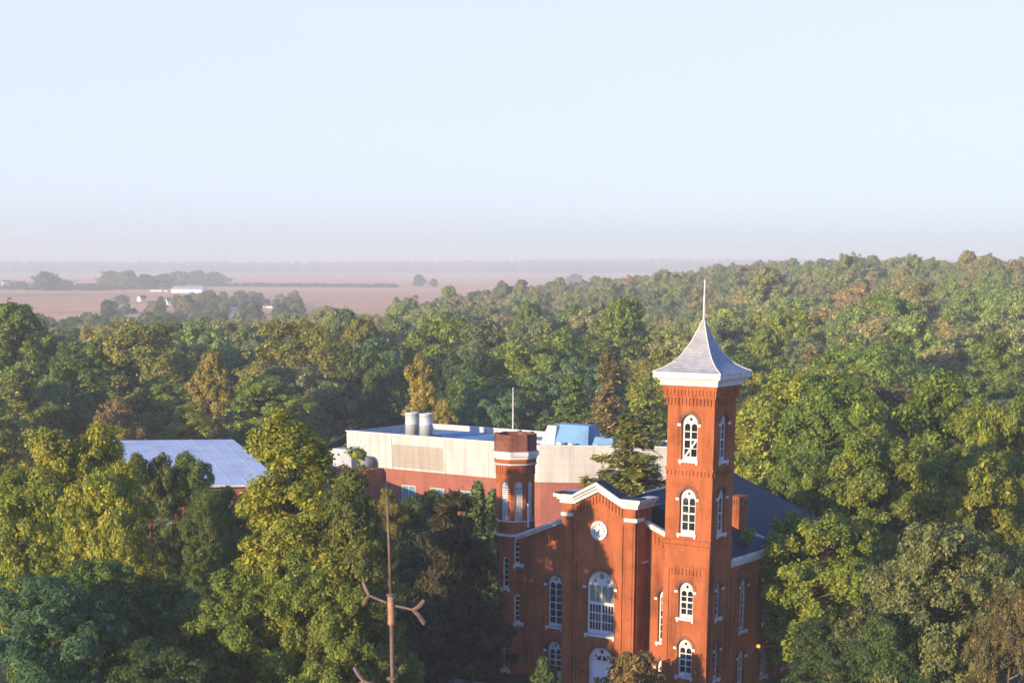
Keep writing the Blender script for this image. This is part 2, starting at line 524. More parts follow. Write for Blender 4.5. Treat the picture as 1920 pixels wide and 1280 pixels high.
def window(parent, T, ac, b0, wd, h, style='two', rec=0.24, hood=True, glass='glass', sill=True, blind=None, brace=False):
    mb = MB()
    x0, x1 = ac - wd / 2 + 0.004, ac + wd / 2 - 0.004
    outer = arch(x0, x1, b0, b0 + h, 16)
    holes = []
    e = 0.17
    if style == 'two':
        lw = (wd - 2 * e - 0.12) / 2
        top = b0 + h - 0.78
        holes += light_cells(x0 + e, x0 + e + lw, b0 + 0.30, top, 4, 0.075, 1, 2)
        holes += light_cells(x1 - e - lw, x1 - e, b0 + 0.30, top, 4, 0.075, 1, 2)
        holes.append(circ(ac, b0 + h - 0.42, 0.14))
        holes.append(circ(ac - 0.36, b0 + h - 0.62, 0.06, 8))
        holes.append(circ(ac + 0.36, b0 + h - 0.62, 0.06, 8))
    elif style == 'one':
        e = 0.13
        holes += light_cells(x0 + e, x1 - e, b0 + 0.22, b0 + h - 0.16, 5, 0.06, 1)
    elif style == 'tall':
        e = 0.15
        lw = (wd - 2 * e - 0.12) / 2
        holes += light_cells(x0 + e, x0 + e + lw, b0 + 0.28, b0 + h - 0.72, 6, 0.06, 1, 3)
        holes += light_cells(x1 - e - lw, x1 - e, b0 + 0.28, b0 + h - 0.72, 6, 0.06, 1, 3)
        holes.append(circ(ac, b0 + h - 0.40, 0.13))
    elif style == 'great':
        lw = (wd - 0.40 - 0.18 - 0.14) / 4
        q = [x0 + 0.20, x0 + 0.20 + lw + 0.07, ac + 0.09, ac + 0.09 + lw + 0.07]
        for a in q:
            for r_ in range(3):
                lo = b0 + 0.40 + r_ * 0.80
                holes.append(rect(a, a + lw * 0.46, lo, lo + 0.70))
                holes.append(rect(a + lw * 0.56, a + lw, lo, lo + 0.70))
            holes.append(arch(a, a + lw, b0 + 2.98, b0 + h - 1.35, 8))
        holes.append(circ(ac, b0 + h - 0.52, 0.30, 16))
        for sg in (-1, 1):
            holes.append(circ(ac + sg * 0.68, b0 + h - 0.98, 0.17))
            holes.append(circ(ac + sg * 0.52, b0 + h - 0.58, 0.07, 8))
            holes.append(circ(ac + sg * 1.05, b0 + h - 1.16, 0.07, 8))
    elif style == 'louvre':
        e = 0.07
        k = 15
        hh = (h - wd / 2 - 0.2) / k
        for r_ in range(k):
            lo = b0 + 0.12 + r_ * hh
            for c in range(3):
                cw = (wd - 2 * e) / 3
                a = x0 + e + c * cw
                holes.append(rect(a + 0.012, a + cw - 0.012, lo, lo + hh * 0.42))
    mb.plate(outer, holes, -rec - 0.10, -rec, T)
    if brace:
        p = [(x0 + 0.22, b0 + 0.34), (x0 + 0.36, b0 + 0.26), (x1 - 0.16, b0 + 1.60), (x1 - 0.30, b0 + 1.68)]
        mb.plate(p, [], -rec + 0.003, -rec + 0.05, T)
    fr = mb.build('window', M['white'], parent)
    gl = MB()
    if blind:
        gl.plate(rect(x0, x1, b0 + 0.02, blind - 0.005), [], -rec - 0.12, -rec - 0.085, T)
    else:
        gl.plate(outer, [], -rec - 0.12, -rec - 0.085, T)
    gl.build('pane', M[glass], fr)
    if blind:
        g2 = MB()
        g2.plate(arch(x0, x1, blind + 0.005, b0 + h, 16), [], -rec - 0.12, -rec - 0.085, T)
        g2.build('pane', M['blind'], fr)
    if sill:
        sm = MB()
        sm.box(ac - wd / 2 - 0.16, ac + wd / 2 + 0.16, b0 - 0.20, b0 + 0.03, -0.1, 0.16, T)
        for sg in (-1, 1):
            c = ac + sg * (wd / 2 + 0.02)
            sm.box(c - 0.10, c + 0.10, b0 - 0.36, b0 - 0.203, 0.002, 0.12, T)
        sm.build('sill', M['white'], fr)
    if hood:
        r0, r1 = wd / 2 + 0.02, wd / 2 + 0.30
        cz = b0 + h - wd / 2
        k = 14
        po = [(ac + r1 * math.cos(math.pi * i / k), cz + r1 * math.sin(math.pi * i / k)) for i in range(k + 1)]
        pi = [(ac + r0 * math.cos(math.pi * i / k), cz + r0 * math.sin(math.pi * i / k)) for i in range(k, -1, -1)]
        hm = MB()
        hm.plate(po + pi, [], 0.002, 0.07, T)
        hm.build('brick_arch', M['brick_dark'], fr)
        for sg in (-1, 1):
            im = MB()
            c = ac + sg * (wd / 2 + 0.20)
            im.box(c - 0.15, c + 0.15, cz - 0.22, cz - 0.003, 0.002, 0.12, T)
            im.build('impost_stone', M['stone'], fr)
    return fr

# ------------------------------------------------------------------ the old brick hall
TH = 35.0
O = Vector((16.96, 140.0, 0.0))
def build_hall():
    root = empty('brick_hall', O, -R(TH))
    tag(root, 'red brick college hall with a clock gable, pointed-roof tower and octagonal turret', 'building')
    FT = lambda v0: (lambda a, b, c: (a, v0 - c, b))       # front-facing wall at depth v0
    RT = lambda u0: (lambda a, b, c: (u0 + c, a, b))       # right-facing wall at u0
    LT = lambda u0: (lambda a, b, c: (u0 - c, a, b))
    BT = lambda v0: (lambda a, b, c: (a, v0 + c, b))
    WZ = 12.3                                              # eaves of the main block
    CU, VW, VB = -11.2, 2.0, 25.3                          # centre line, wing plane, back wall
    UR, UL = -0.4, -22.0
    slope = 0.3927
    zr = lambda u: 12.9 + slope * (min(0.1 - u, u + 22.5)) # roof plane
    # --- windows: (style, centre, bottom, width, height)
    tw_front = [(-2.33, 21.75, 1.55, 3.85, 'two'), (-2.33, 15.45, 1.55, 3.85, 'two'), (-2.16, 8.1, 1.45, 3.15, 'two'), (-2.14, 2.9, 1.45, 3.3, 'two')]
    tw_right = [(1.75, 21.7, 1.35, 3.9, 'two'), (1.75, 15.45, 1.35, 3.85, 'two'), (1.65, 8.1, 1.0, 3.1, 'one'), (1.65, 2.6, 1.0, 3.2, 'one')]
    wing = [(-17.25, 5.1, 1.6, 4.85, 'tall'), (-17.25, 0.5, 1.6, 3.15, 'two'), (-5.35, 5.1, 1.6, 4.85, 'tall'), (-5.35, 0.5, 1.6, 3.15, 'two')]
    side = [(v, b, 1.25, h, s) for v in (7.3, 11.85, 16.4, 20.9) for b, h, s in ((5.9, 4.8, 'tall'), (0.75, 3.4, 'two'))]
    H = lambda ws: [arch(a - wd / 2, a + wd / 2, b, b + h, 16) for a, b, wd, h, s in ws]
    # --- tower shaft (upper shaft slimmer than the base)
    zb = 14.5
    m = MB()
    m.plate(rect(-4.5, 0, zb, 28.0), H(tw_front[:2]), -0.4, 0, FT(0))
    m.plate(rect(0.402, 3.8, zb, 28.0), H(tw_right[:2]), -0.4, 0, RT(0))
    m.box(-4.5, -4.10, 0.402, 3.8, zb, 28.0)
    m.box(-4.098, -0.402, 3.4, 3.8, zb, 28.0)
    m.plate(rect(-4.36, 0.04, 0, zb - 0.002), H(tw_front[2:]), -0.4, 0, FT(-0.18))
    m.plate(rect(0.224, 3.8, 0, zb - 0.002), H(tw_right[2:]), -0.4, 0, RT(0.04))
    m.box(-4.36, -3.96, 0.224, 3.8, 0, zb - 0.002)
    tower = m.build('tower', M['brick'], root)
    m = MB()                                               # belts, corbel tables and pilasters of the tower
    m.box(-4.44, 0.12, -0.30, 3.9, zb - 0.25, zb + 0.0)
    m.box(-4.57, 0.07, -0.16, 3.86, zb + 0.01, zb + 0.42)
    m.build('brick_belt', M['brick'], tower)
    m = MB()
    m.box(-4.60, 0.10, -0.10, 3.9, 20.85, 21.1)
    for i in range(13):
        a = -4.5 + i * 0.36
        m.box(a, a + 0.17, -0.09, -0.001, 20.45, 20.848)
    for i in range(10):
        a = 0.2 + i * 0.36
        m.box(0.001, 0.09, a, a + 0.17, 20.45, 20.848)
    m.build('corbel_table', M['brick'], tower)
    m = MB()
    m.box(-4.75, 0.13, -0.13, 3.93, 26.95, 27.2)
    for i in range(14):
        a = -4.6 + i * 0.345
        m.box(a, a + 0.16, -0.11, -0.001, 26.35, 26.948)
        m.box(a, a + 0.16, -0.30, -0.221, 27.21, 27.66)
    for i in range(10):
        a = 0.15 + i * 0.36
        m.box(0.001, 0.11, a, a + 0.16, 26.35, 26.948)
        m.box(0.221, 0.30, a, a + 0.16, 27.21, 27.66)
    m.box(-4.84, 0.22, -0.22, 4.02, 27.205, 27.98)
    m.box(-4.92, 0.30, -0.30, 4.10, 27.665, 27.99)
    m.build('corbel_table', M['brick'], tower)
    for q in ((-4.40, -3.85, -0.26, -0.181, 0, 12.6), (-0.55, 0.10, -0.32, -0.181, 0, 12.6), (0.101, 0.16, 0.3, 0.8, 0, 12.6), (0.041, 0.12, 3.2, 3.7, 0, 12.6)):
        m = MB()
        m.box(*q)
        m.build('pilaster', M['brick'], tower)
    m = MB()
    for i in range(9):
        a = -3.75 + i * 0.35
        m.box(a, a + 0.17, -0.27, -0.181, 11.9, 12.45)
    m.box(-3.85, -0.55, -0.30, -0.181, 12.453, 12.62)
    m.build('corbel_table', M['brick'], tower)
    m = MB()
    m.box(-5.06, 0.44, -0.44, 4.24, 28.0, 28.42)
    m.box(-5.20, 0.58, -0.58, 4.38, 28.43, 28.60)
    m.box(-5.52, 0.90, -0.90, 4.70, 28.61, 29.02)
    m.box(-5.58, 0.96, -0.96, 4.76, 29.023, 29.12)
    m.build('cornice', M['white'], tower)
    m = MB()                                               # concave pyramid roof
    hw0, c_u, c_v = 3.20, -2.31, 1.90
    hv0 = 2.79
    prof = [(0, 1.0), (0.03, 0.90), (0.075, 0.79), (0.14, 0.665), (0.24, 0.52), (0.36, 0.405), (0.49, 0.305), (0.63, 0.215), (0.78, 0.135), (0.90, 0.075), (1, 0.035)]
    z0r, hr = 29.125, 4.15
    ring = []
    for t, k in prof:
        hu, hv = hw0 * k, hv0 * k
        ring.append([(c_u - hu, c_v - hv, z0r + t * hr), (c_u + hu, c_v - hv, z0r + t * hr), (c_u + hu, c_v + hv, z0r + t * hr), (c_u - hu, c_v + hv, z0r + t * hr)])
    pts = [p for r_ in ring for p in r_]
    fs = [(3, 2, 1, 0)]
    for i in range(len(ring) - 1):
        for j in range(4):
            fs.append((i * 4 + j, i * 4 + (j + 1) % 4, i * 4 + 4 + (j + 1) % 4, i * 4 + 4 + j))
    k = (len(ring) - 1) * 4
    fs.append((k, k + 1, k + 2, k + 3))
    m.poly(pts, fs)
    m.build('spire_roof', M['tower_slate'], tower)
    m = MB()
    for j in range(4):
        m.tube([Vector(r_[j]) + Vector((0, 0, 0.02)) for r_ in ring], 0.05, 5)
    m.build('hip_flashing', M['stone'], tower)
    m = MB()
    m.tube([(c_u, c_v, 33.2), (c_u, c_v, 33.5), (c_u, c_v, 36.6)], [0.17, 0.11, 0.07], 8)
    m.build('finial', M['white'], tower, True)
    for i, (a, b, wd, h, s) in enumerate(tw_front):
        window(root, FT(0 if i < 2 else -0.18), a, b, wd, h, s, brace=(i == 0))
    for i, (a, b, wd, h, s) in enumerate(tw_right):
        window(root, RT(0 if i < 2 else 0.04), a, b, wd, h, s)
    # --- wings (front wall of the main block, either side of the pavilion)
    m = MB()
    lw, rw = -22.0, -7.42
    zt = lambda u: zr(u) - 0.42
    m.plate([(lw, 0), (-14.98, 0), (-14.98, zt(-14.98)), (lw, zt(lw))], H(wing[:2]), -0.4, 0, FT(VW))
    m.plate([(-7.40, 0), (UR, 0), (UR, zt(UR)), (-7.40, zt(-7.40))], H(wing[2:]), -0.4, 0, FT(VW))
    m.plate(rect(VW + 0.402, VB, 0, WZ), H(side), -0.4, 0, RT(UR))
    m.box(UL, UL + 0.4, VW + 0.402, VB - 0.402, 0, WZ)
    m.plate([(UL, 0), (UR - 0.402, 0), (UR - 0.402, zt(UR)), (CU, zt(CU)), (UL, zt(UL))], [], -0.4, 0, BT(VB))
    walls = m.build('wall', M['brick'], root)
    for v in (5.0, 9.55, 14.1, 18.65, 23.2):               # pilasters and corbels of the walls
        m = MB()
        m.box(UR + 0.001, UR + 0.12, v - 0.32, v + 0.32, 0, 11.7)
        m.build('pilaster', M['brick'], walls)
    m = MB()
    m.box(UR + 0.001, UR + 0.14, 4.0, VB, 11.703, 12.1)
    for i in range(40):
        v = 4.1 + i * 0.53
        m.box(UR + 0.001, UR + 0.11, v, v + 0.22, 11.35, 11.70) if (i % 9) else None
    m.build('corbel', M['brick'], walls)
    for sd_ in (0, 1):
        m = MB()
        for i in range(9):
            a = -7.2 + i * 0.42
            if sd_: a = 2 * CU - a - 0.19
            m.box(a, a + 0.19, VW - 0.09, VW - 0.001, zt(a) - 1.25, zt(a) - 0.45)
        m.build('corbel', M['brick'], walls)
    for a, b, wd, h, s in wing:
        window(root, FT(VW), a, b, wd, h, s, blind=(7.9 if (a > -10 and b > 4) else None))
    for i, (a, b, wd, h, s) in enumerate(side):
        window(root, RT(UR), a, b, wd, h, s)
    # raking cornices and eaves
    for u0, u1 in ((-22.3, -14.98), (-7.40, -4.70)):
        m = MB()
        for (d0, d1, c0, c1) in ((-0.42, -0.16, 0.001, 0.30), (-0.158, 0.10, 0.001, 0.48)):
            m.plate([(u0, zr(u0) + d0), (u1, zr(u1) + d0), (u1, zr(u1) + d1), (u0, zr(u0) + d1)], [], c0, c1, FT(VW))
        m.build('raking_cornice', M['white'], root)
    m = MB()
    m.plate([(3.86, 12.12), (VB + 0.3, 12.12), (VB + 0.3, 12.42), (3.86, 12.42)], [], 0.003, 0.30, RT(UR))
    m.plate([(3.86, 12.423), (VB + 0.4, 12.423), (VB + 0.4, 12.70), (3.86, 12.70)], [], 0.003, 0.46, RT(UR))
    m.plate([(3.86, 12.703), (VB + 0.5, 12.703), (VB + 0.5, 12.98), (3.86, 12.98)], [], 0.003, 0.62, RT(UR))
    m.build('cornice', M['white'], root)
    # main roof: two slate planes
    m = MB()
    def slab(u0, u1, v0, v1, th=0.12):
        p = [(u0, v0, zr(u0) + 0.11), (u1, v0, zr(u1) + 0.11), (u1, v1, zr(u1) + 0.11), (u0, v1, zr(u0) + 0.11)]
        q = [(x, y, z - th) for x, y, z in p]
        m.poly(p + q, [(0, 1, 2, 3), (7, 6, 5, 4), (0, 4, 5, 1), (1, 5, 6, 2), (2, 6, 7, 3), (3, 7, 4, 0)])
    def plane(pts, th=0.12):                               # one roof plane, thick
        n = len(pts)
        q = [(x, y, z - th) for x, y, z in pts]
        m.poly(list(pts) + q, [tuple(range(n)), tuple(range(2 * n - 1, n - 1, -1))] + [(i, n + i, n + (i + 1) % n, (i + 1) % n) for i in range(n)])
    HV = 7.6                                               # the ridge starts behind the clock gable; the front is hipped
    ap, vf = (CU, HV, zr(CU) + 0.11), VW + 0.05
    hipu = lambda v: CU + (0.08 - CU) * (HV - v) / (HV - vf)
    plane([(0.08, 3.83, zr(0.08) + 0.11), (0.08, VB + 0.4, zr(0.08) + 0.11), (CU, VB + 0.4, zr(CU) + 0.11), ap, (hipu(3.83), 3.83, zr(hipu(3.83)) + 0.11)])
    plane([(-22.4, vf, zr(-22.4) + 0.11), ap, (CU - 0.001, VB + 0.4, zr(CU) + 0.11), (-22.4, VB + 0.4, zr(-22.4) + 0.11)])
    plane([(-22.4, vf, zr(-22.4) + 0.10), (-4.52, vf, zr(-22.4) + 0.10), (-4.52, 3.83, zr(hipu(3.83)) + 0.10), (hipu(3.83), 3.83, zr(hipu(3.83)) + 0.10), (CU, HV, zr(CU) + 0.10)])
    roof = m.build('roof', M['slate'], root)
    m = MB()
    m.tube([(CU, HV, zr(CU) + 0.14), (CU, VB + 0.4, zr(CU) + 0.14)], 0.10, 6)
    p = [(-2.75, 11.9), (-0.35, 12.6), (-0.35, 13.4), (-2.75, 12.5)]
    m.poly([(a, b, zr(a) + 0.13) for a, b in p] + [(a, b, zr(a) + 0.116) for a, b in p], [(0, 1, 2, 3), (7, 6, 5, 4), (0, 4, 5, 1), (1, 5, 6, 2), (2, 6, 7, 3), (3, 7, 4, 0)])
    m.build('flashing', M['grey_metal'], roof)
    m = MB()
    m.tube([(-1.3, 15.6, 13.3), (-1.3, 15.6, 14.35)], 0.09, 8)
    m.build('vent_pipe', M['white'], roof)
    # chimney
    m = MB()
    m.box(-4.0, -2.88, 11.3, 12.5, 13.6, 17.2)
    m.box(-4.08, -2.80, 11.22, 12.58, 17.203, 17.34)
    ch = m.build('chimney', M['brick'], roof)
    for q in [(a - 0.07, a + 0.07, 11.285, 11.298, 16.55, 17.0) for a in (-3.72, -3.44, -3.16)] + [(-2.878, -2.865, 11.6, 11.85, 16.5, 17.0), (-2.878, -2.865, 12.0, 12.25, 16.5, 17.0)]:
        m = MB()
        m.box(*q)
        m.build('flue_opening', M['black'], roof)
    # --- clock pavilion
    big = (-11.0, 5.45, 2.9, 5.85, 'great')
    door = (-10.9, 0.25, 2.75, 4.05)
    pz = lambda u: 17.15 + 0.5 * max(0, 2.55 - abs(u - CU))          # under side of the gable cornice
    pr = [(-14.98, 0), (-7.40, 0), (-7.40, 17.15), (CU + 2.55, 17.15), (CU, pz(CU)), (CU - 2.55, 17.15), (-14.98, 17.15)]
    m = MB()
    m.plate(pr, H([big]) + [arch(door[0] - door[2] / 2, door[0] + door[2] / 2, door[1], door[1] + door[3], 16)], -0.4, 0, FT(0.0))
    m.box(-7.80, -7.40, 0.402, VW + 0.6, 0, 17.15)
    m.box(-14.98, -14.58, 0.402, VW + 0.6, 0, 17.15)
    pav = m.build('pavilion', M['brick'], root)
    m = MB()
    for a0, a1 in ((-15.02, -13.95), (-8.43, -7.36)):
        m.box(a0, a1, -0.20, -0.001, 0, 17.14)
        m.box(a0 + 0.22, a1 - 0.22, -0.26, -0.201, 0.4, 15.5)
    m.box(-13.70, -13.55, -0.10, -0.001, 0.4, 15.6)
    m.box(-8.85, -8.70, -0.10, -0.001, 0.4, 15.6)
    for i in range(17):
        u = CU - 2.72 + i * 0.335
        z = pz(u) - 0.18
        m.box(u - 0.08, u + 0.08, -0.11, -0.001, z - 0.75, z)
    m.box(-7.399, -7.28, 0.15, 0.75, 0, 17.0)
    m.build('pilaster', M['brick'], pav)
    m = MB()
    m.box(-15.10, -13.90, -0.32, -0.001, 16.0, 16.32)
    m.build('impost_band', M['white'], pav)
    m = MB()
    m.box(-8.48, -7.28, -0.32, -0.001, 16.0, 16.32)
    m.box(-7.279, -7.14, -0.32, 0.95, 16.0, 16.32)
    m.build('impost_band', M['white'], pav)
    m = MB()
    m.box(-7.399, -7.25, 1.0, 2.0, 12.2, 12.36)
    m.build('string_course', M['white'], pav)
    m = MB()                                                           # gable cornice with shoulders and returns
    for (d0, d1, ov) in ((0.0, 0.34, 0.28), (0.343, 0.58, 0.48), (0.583, 0.86, 0.72)):
        P = lambda u, d: (u, pz(u) + d)
        eL, eR = -14.98 - ov, -7.40 + ov
        kk = 2.55
        lo = [(eL, 17.153 + d0), (CU - kk, 17.153 + d0), (CU, pz(CU) + 0.003 + d0), (CU + kk, 17.153 + d0), (eR, 17.153 + d0)]
        hi = [(eR, 17.153 + d1), (CU + kk - 0.05, 17.153 + d1), (CU, pz(CU) + 0.003 + d1 * 1.03), (CU - kk + 0.05, 17.153 + d1), (eL, 17.153 + d1)]
        m.plate(lo + hi, [], -0.6, ov, FT(0.0))
        m.box(-7.80, -7.40 + ov, 0.602, VW + 0.6, 17.153 + d0, 17.153 + d1)
        m.box(-14.98 - ov, -14.58, 0.602, VW + 0.6, 17.153 + d0, 17.153 + d1)
    m.build('cornice', M['white'], pav)
    m = MB()                                                           # small slate roof behind the gable
    q = [(-15.6, 18.02), (CU - 2.45, 18.02), (CU, pz(CU) + 0.895), (CU + 2.45, 18.02), (-6.78, 18.02)]
    q2 = [(a, b + 0.09) for a, b in reversed(q)]
    m.plate(q + q2, [], -0.62, 0.60, FT(0.0))
    m.build('gable_roof', M['slate'], pav)
    m = MB()
    m.box(-14.57, -7.81, 0.61, VW + 4.0, 16.7, 16.95)
    m.build('flat_roof', M['slate'], pav)
    window(root, FT(0.0), *big[:4], style='great', blind=8.45)
    # clock
    cl = MB()
    zc, uc = 14.95, -11.18
    T = FT(0.0)
    n = 32
    ring_o = circ(uc, zc, 0.86, n)
    cl.plate(ring_o, [circ(uc, zc, 0.70, n)], 0.002, 0.15, T)
    ck = cl.build('clock', M['white'], root)
    m = MB()
    m.plate(circ(uc, zc, 0.70, n), [], 0.002, 0.05, T)
    m.build('clock_face', M['white'], ck)
    for i in range(12):
        m = MB()
        t = math.pi / 6 * i
        dx, dz = math.sin(t), math.cos(t)
        hw = 0.045 if i % 3 else 0.065
        r0, r1 = 0.46, 0.60
        m.plate([(uc + dx * r0 - dz * hw, zc + dz * r0 + dx * hw), (uc + dx * r0 + dz * hw, zc + dz * r0 - dx * hw), (uc + dx * r1 + dz * hw, zc + dz * r1 - dx * hw), (uc + dx * r1 - dz * hw, zc + dz * r1 + dx * hw)], [], 0.051, 0.056, T)
        m.build('hour_mark', M['black'], ck)
    for t, ln, hw in ((R(212), 0.34, 0.05), (R(192), 0.50, 0.035)):
        m = MB()
        dx, dz = math.sin(t), math.cos(t)
        m.plate([(uc - dx * .1 - dz * hw, zc - dz * .1 + dx * hw), (uc - dx * .1 + dz * hw, zc - dz * .1 - dx * hw), (uc + dx * ln + dz * hw * .6, zc + dz * ln - dx * hw * .6), (uc + dx * ln - dz * hw * .6, zc + dz * ln + dx * hw * .6)], [], 0.06 + hw * 0.1, 0.07 + hw * 0.1, T)
        m.build('clock_hand', M['black'], ck)
    # entrance door with fan light
    a, b, wd, h = door
    x0, x1 = a - wd / 2, a + wd / 2
    sp = b + h - wd / 2
    m = MB()
    holes = [rect(x0 + 0.22, x1 - 0.22, b + 0.02, sp - 0.12)]
    holes.append(circ(a, sp + 0.92, 0.19))
    for t in (35, 75, 105, 145):
        holes.append(circ(a + 0.78 * math.cos(R(t)), sp + 0.12 + 0.62 * math.sin(R(t)), 0.145, 10)) if t in (35, 145) else None
    holes.append([(a - 0.62, sp + 0.12), (a - 0.10, sp + 0.12), (a - 0.10, sp + 0.58), (a - 0.35, sp + 0.50)])
    holes.append([(a + 0.10, sp + 0.12), (a + 0.62, sp + 0.12), (a + 0.35, sp + 0.50), (a + 0.10, sp + 0.58)])
    m.plate(arch(x0 + .004, x1 - .004, b, b + h, 16), holes, -0.36, -0.26, T)
    dr = m.build('door_frame', M['white'], root)
    m = MB()
    m.plate(arch(x0, x1, sp - 0.06, b + h, 16), [], -0.40, -0.375, T)
    m.build('fanlight', M['glass'], dr)
    for s0, s1 in ((x0 + 0.22, a - 0.006), (a + 0.006, x1 - 0.22)):
        m = MB()
        m.plate(rect(s0 + .003, s1 - .003, b + 0.02, sp - 0.125), [rect(s0 + 0.14, s1 - 0.14, b + 0.2, b + 0.9), rect(s0 + 0.14, s1 - 0.14, b + 1.05, sp - 0.3)], -0.38, -0.32, T)
        m.plate(rect(s0 + .01, s1 - .01, b + 0.03, sp - 0.13), [], -0.42, -0.385, T)
        m.build('door', M['door'], dr)
    m = MB()
    r0, r1 = wd / 2 + 0.02, wd / 2 + 0.30
    for rr0, rr1 in ((r0, r1),):
        po = [(a + rr1 * math.cos(math.pi * i / 16), sp + rr1 * math.sin(math.pi * i / 16)) for i in range(17)]
        pi = [(a + rr0 * math.cos(math.pi * i / 16), sp + rr0 * math.sin(math.pi * i / 16)) for i in range(16, -1, -1)]
        m.plate(po + pi, [], 0.002, 0.07, T)
    m.build('brick_arch', M['brick_dark'], dr)
    m = MB()
    m.box(-12.9, -8.9, -1.6, -0.27, 0.0, 0.16); m.box(-12.6, -9.2, -1.2, -0.27, 0.163, 0.24)
    m.build('door_step', M['stone'], root)
    # --- octagonal turret
    tu, tv = -22.35, 2.9
    def octo(af, off=22.5):
        r_ = af / 2 / math.cos(math.pi / 8)
        return [(tu + r_ * math.cos(R(off + 45 * i)), tv + r_ * math.sin(R(off + 45 * i))) for i in range(8)]
    def face_T(ang, ap):                                               # local: normal at angle ang
        nx, ny = math.cos(ang), math.sin(ang)
        tx, ty = -ny, nx
        return lambda a_, b_, c_: (tu + nx * (ap + c_) + tx * a_, tv + ny * (ap + c_) + ty * a_, b_)
    A1, A2 = 3.2, 3.42
    m = MB()
    fw1 = A1 * math.tan(math.pi / 8)
    fw2 = A2 * math.tan(math.pi / 8)
    wins1 = {0: [(8.2, 3.0)], 6: [(8.3, 3.0), (0.4, 2.6)], 7: [(10.6, 2.75), (5.0, 2.75)], 5: [(10.6, 2.75), (5.0, 2.75)]}
    for k in range(8):
        ang = R(45 * k)
        hs = [arch(-0.36, 0.36, b_, b_ + h_, 12) for b_, h_ in wins1.get(k, [])]
        m.plate(rect(-fw1 / 2, fw1 / 2, 0, 13.3), hs, -0.3, 0, face_T(ang, A1 / 2))
        m.plate(rect(-fw2 / 2, fw2 / 2, 13.3, 20.4), [arch(-0.36, 0.36, 14.75, 18.35, 12)], -0.3, 0, face_T(ang, A2 / 2))
    tur = m.build('turret', M['brick'], root)
    for k, lst in wins1.items():
        for b_, h_ in lst:
            if k == 5: continue
            window(root, face_T(R(45 * k), A1 / 2), 0, b_, 0.72, h_, 'one', rec=0.14, hood=False)
    for k in (4, 5, 6, 7, 0):
        window(root, face_T(R(45 * k), A2 / 2), 0, 14.75, 0.72, 3.6, 'louvre', rec=0.10, hood=False, sill=False)
    m = MB()
    m.prism(octo(A2 + 0.16), 13.5, 13.85, ring2=octo(A2 + 0.08))
    m.prism(octo(A2 + 0.12), 13.853, 14.6, ring2=octo(A2 + 0.03))
    m.build('corbel', M['brick'], tur)
    m = MB()
    for k in range(8):
        T8 = face_T(R(45 * k), A2 / 2)
        for i in range(5):
            a_ = -0.56 + i * 0.28
            m.box(a_ - 0.06, a_ + 0.06, 18.95, 19.75, 0.001, 0.07, T8)
    m.prism(octo(A2 + 0.20), 19.76, 20.05)
    m.prism(octo(A2 + 0.30), 20.10, 20.42)
    m.build('corbel', M['brick'], tur)
    m = MB()
    m.prism(octo(A2 + 0.34), 13.25, 13.49)
    m.prism(octo(A2 + 0.10), 14.605, 14.72)
    m.prism(octo(A2 + 0.42), 19.90, 20.02)
    m.prism(octo(A2 + 0.46), 20.43, 20.68)
    m.prism(octo(A2 + 0.72), 20.685, 21.12)
    m.build('cornice', M['white'], tur)
    m = MB()
    oo, oi = octo(3.75), octo(2.9)
    n = 8
    zz = 21.125
    zt_ = 22.65
    pts = [(x, y, zz) for x, y in oo] + [(x, y, zt_) for x, y in oo] + [(x, y, zt_) for x, y in oi] + [(x, y, 22.1) for x, y in oi]
    fs = []
    for i in range(8):
        j = (i + 1) % 8
        fs += [(i, j, 8 + j, 8 + i), (8 + i, 8 + j, 16 + j, 16 + i), (16 + i, 16 + j, 24 + j, 24 + i)]
    fs += [tuple(range(24, 32)), tuple(range(7, -1, -1))]
    m.poly(pts, fs)
    for i in range(8):
        x, y = oo[i]
        x2, y2 = oi[i]
        cx, cy_ = (x + x2) / 2, (y + y2) / 2
        m.box(cx - 0.16, cx + 0.16, cy_ - 0.16, cy_ + 0.16, zt_ + 0.002, zt_ + 0.04 + 0.03 * (i % 3))
    m.build('parapet', M['brick_dark'], tur)
    m = MB()
    m.tube([(-20.2, 1.9, 14.2), (-20.2, 1.9, 16.4)], 0.09, 8)
    m.build('vent_pipe', M['white'], root)
    # wall lamp
    m = MB()
    T = RT(UR)
    m.box(10.06, 10.26, 3.62, 3.72, 0.002, 0.30, T)
    m.box(10.10, 10.22, 3.30, 3.90, 0.002, 0.05, T)
    lo = m.build('wall_lamp', M['black'], root)
    m = MB()
    m.lathe([(0.05, -0.16), (0.16, -0.1), (0.2, 0.02), (0.14, 0.14), (0.04, 0.18)], (UR + 0.26, 10.16, 3.92), 10)
    m.build('lamp_globe', M['lamp'], lo, True)
    return root
build_hall()

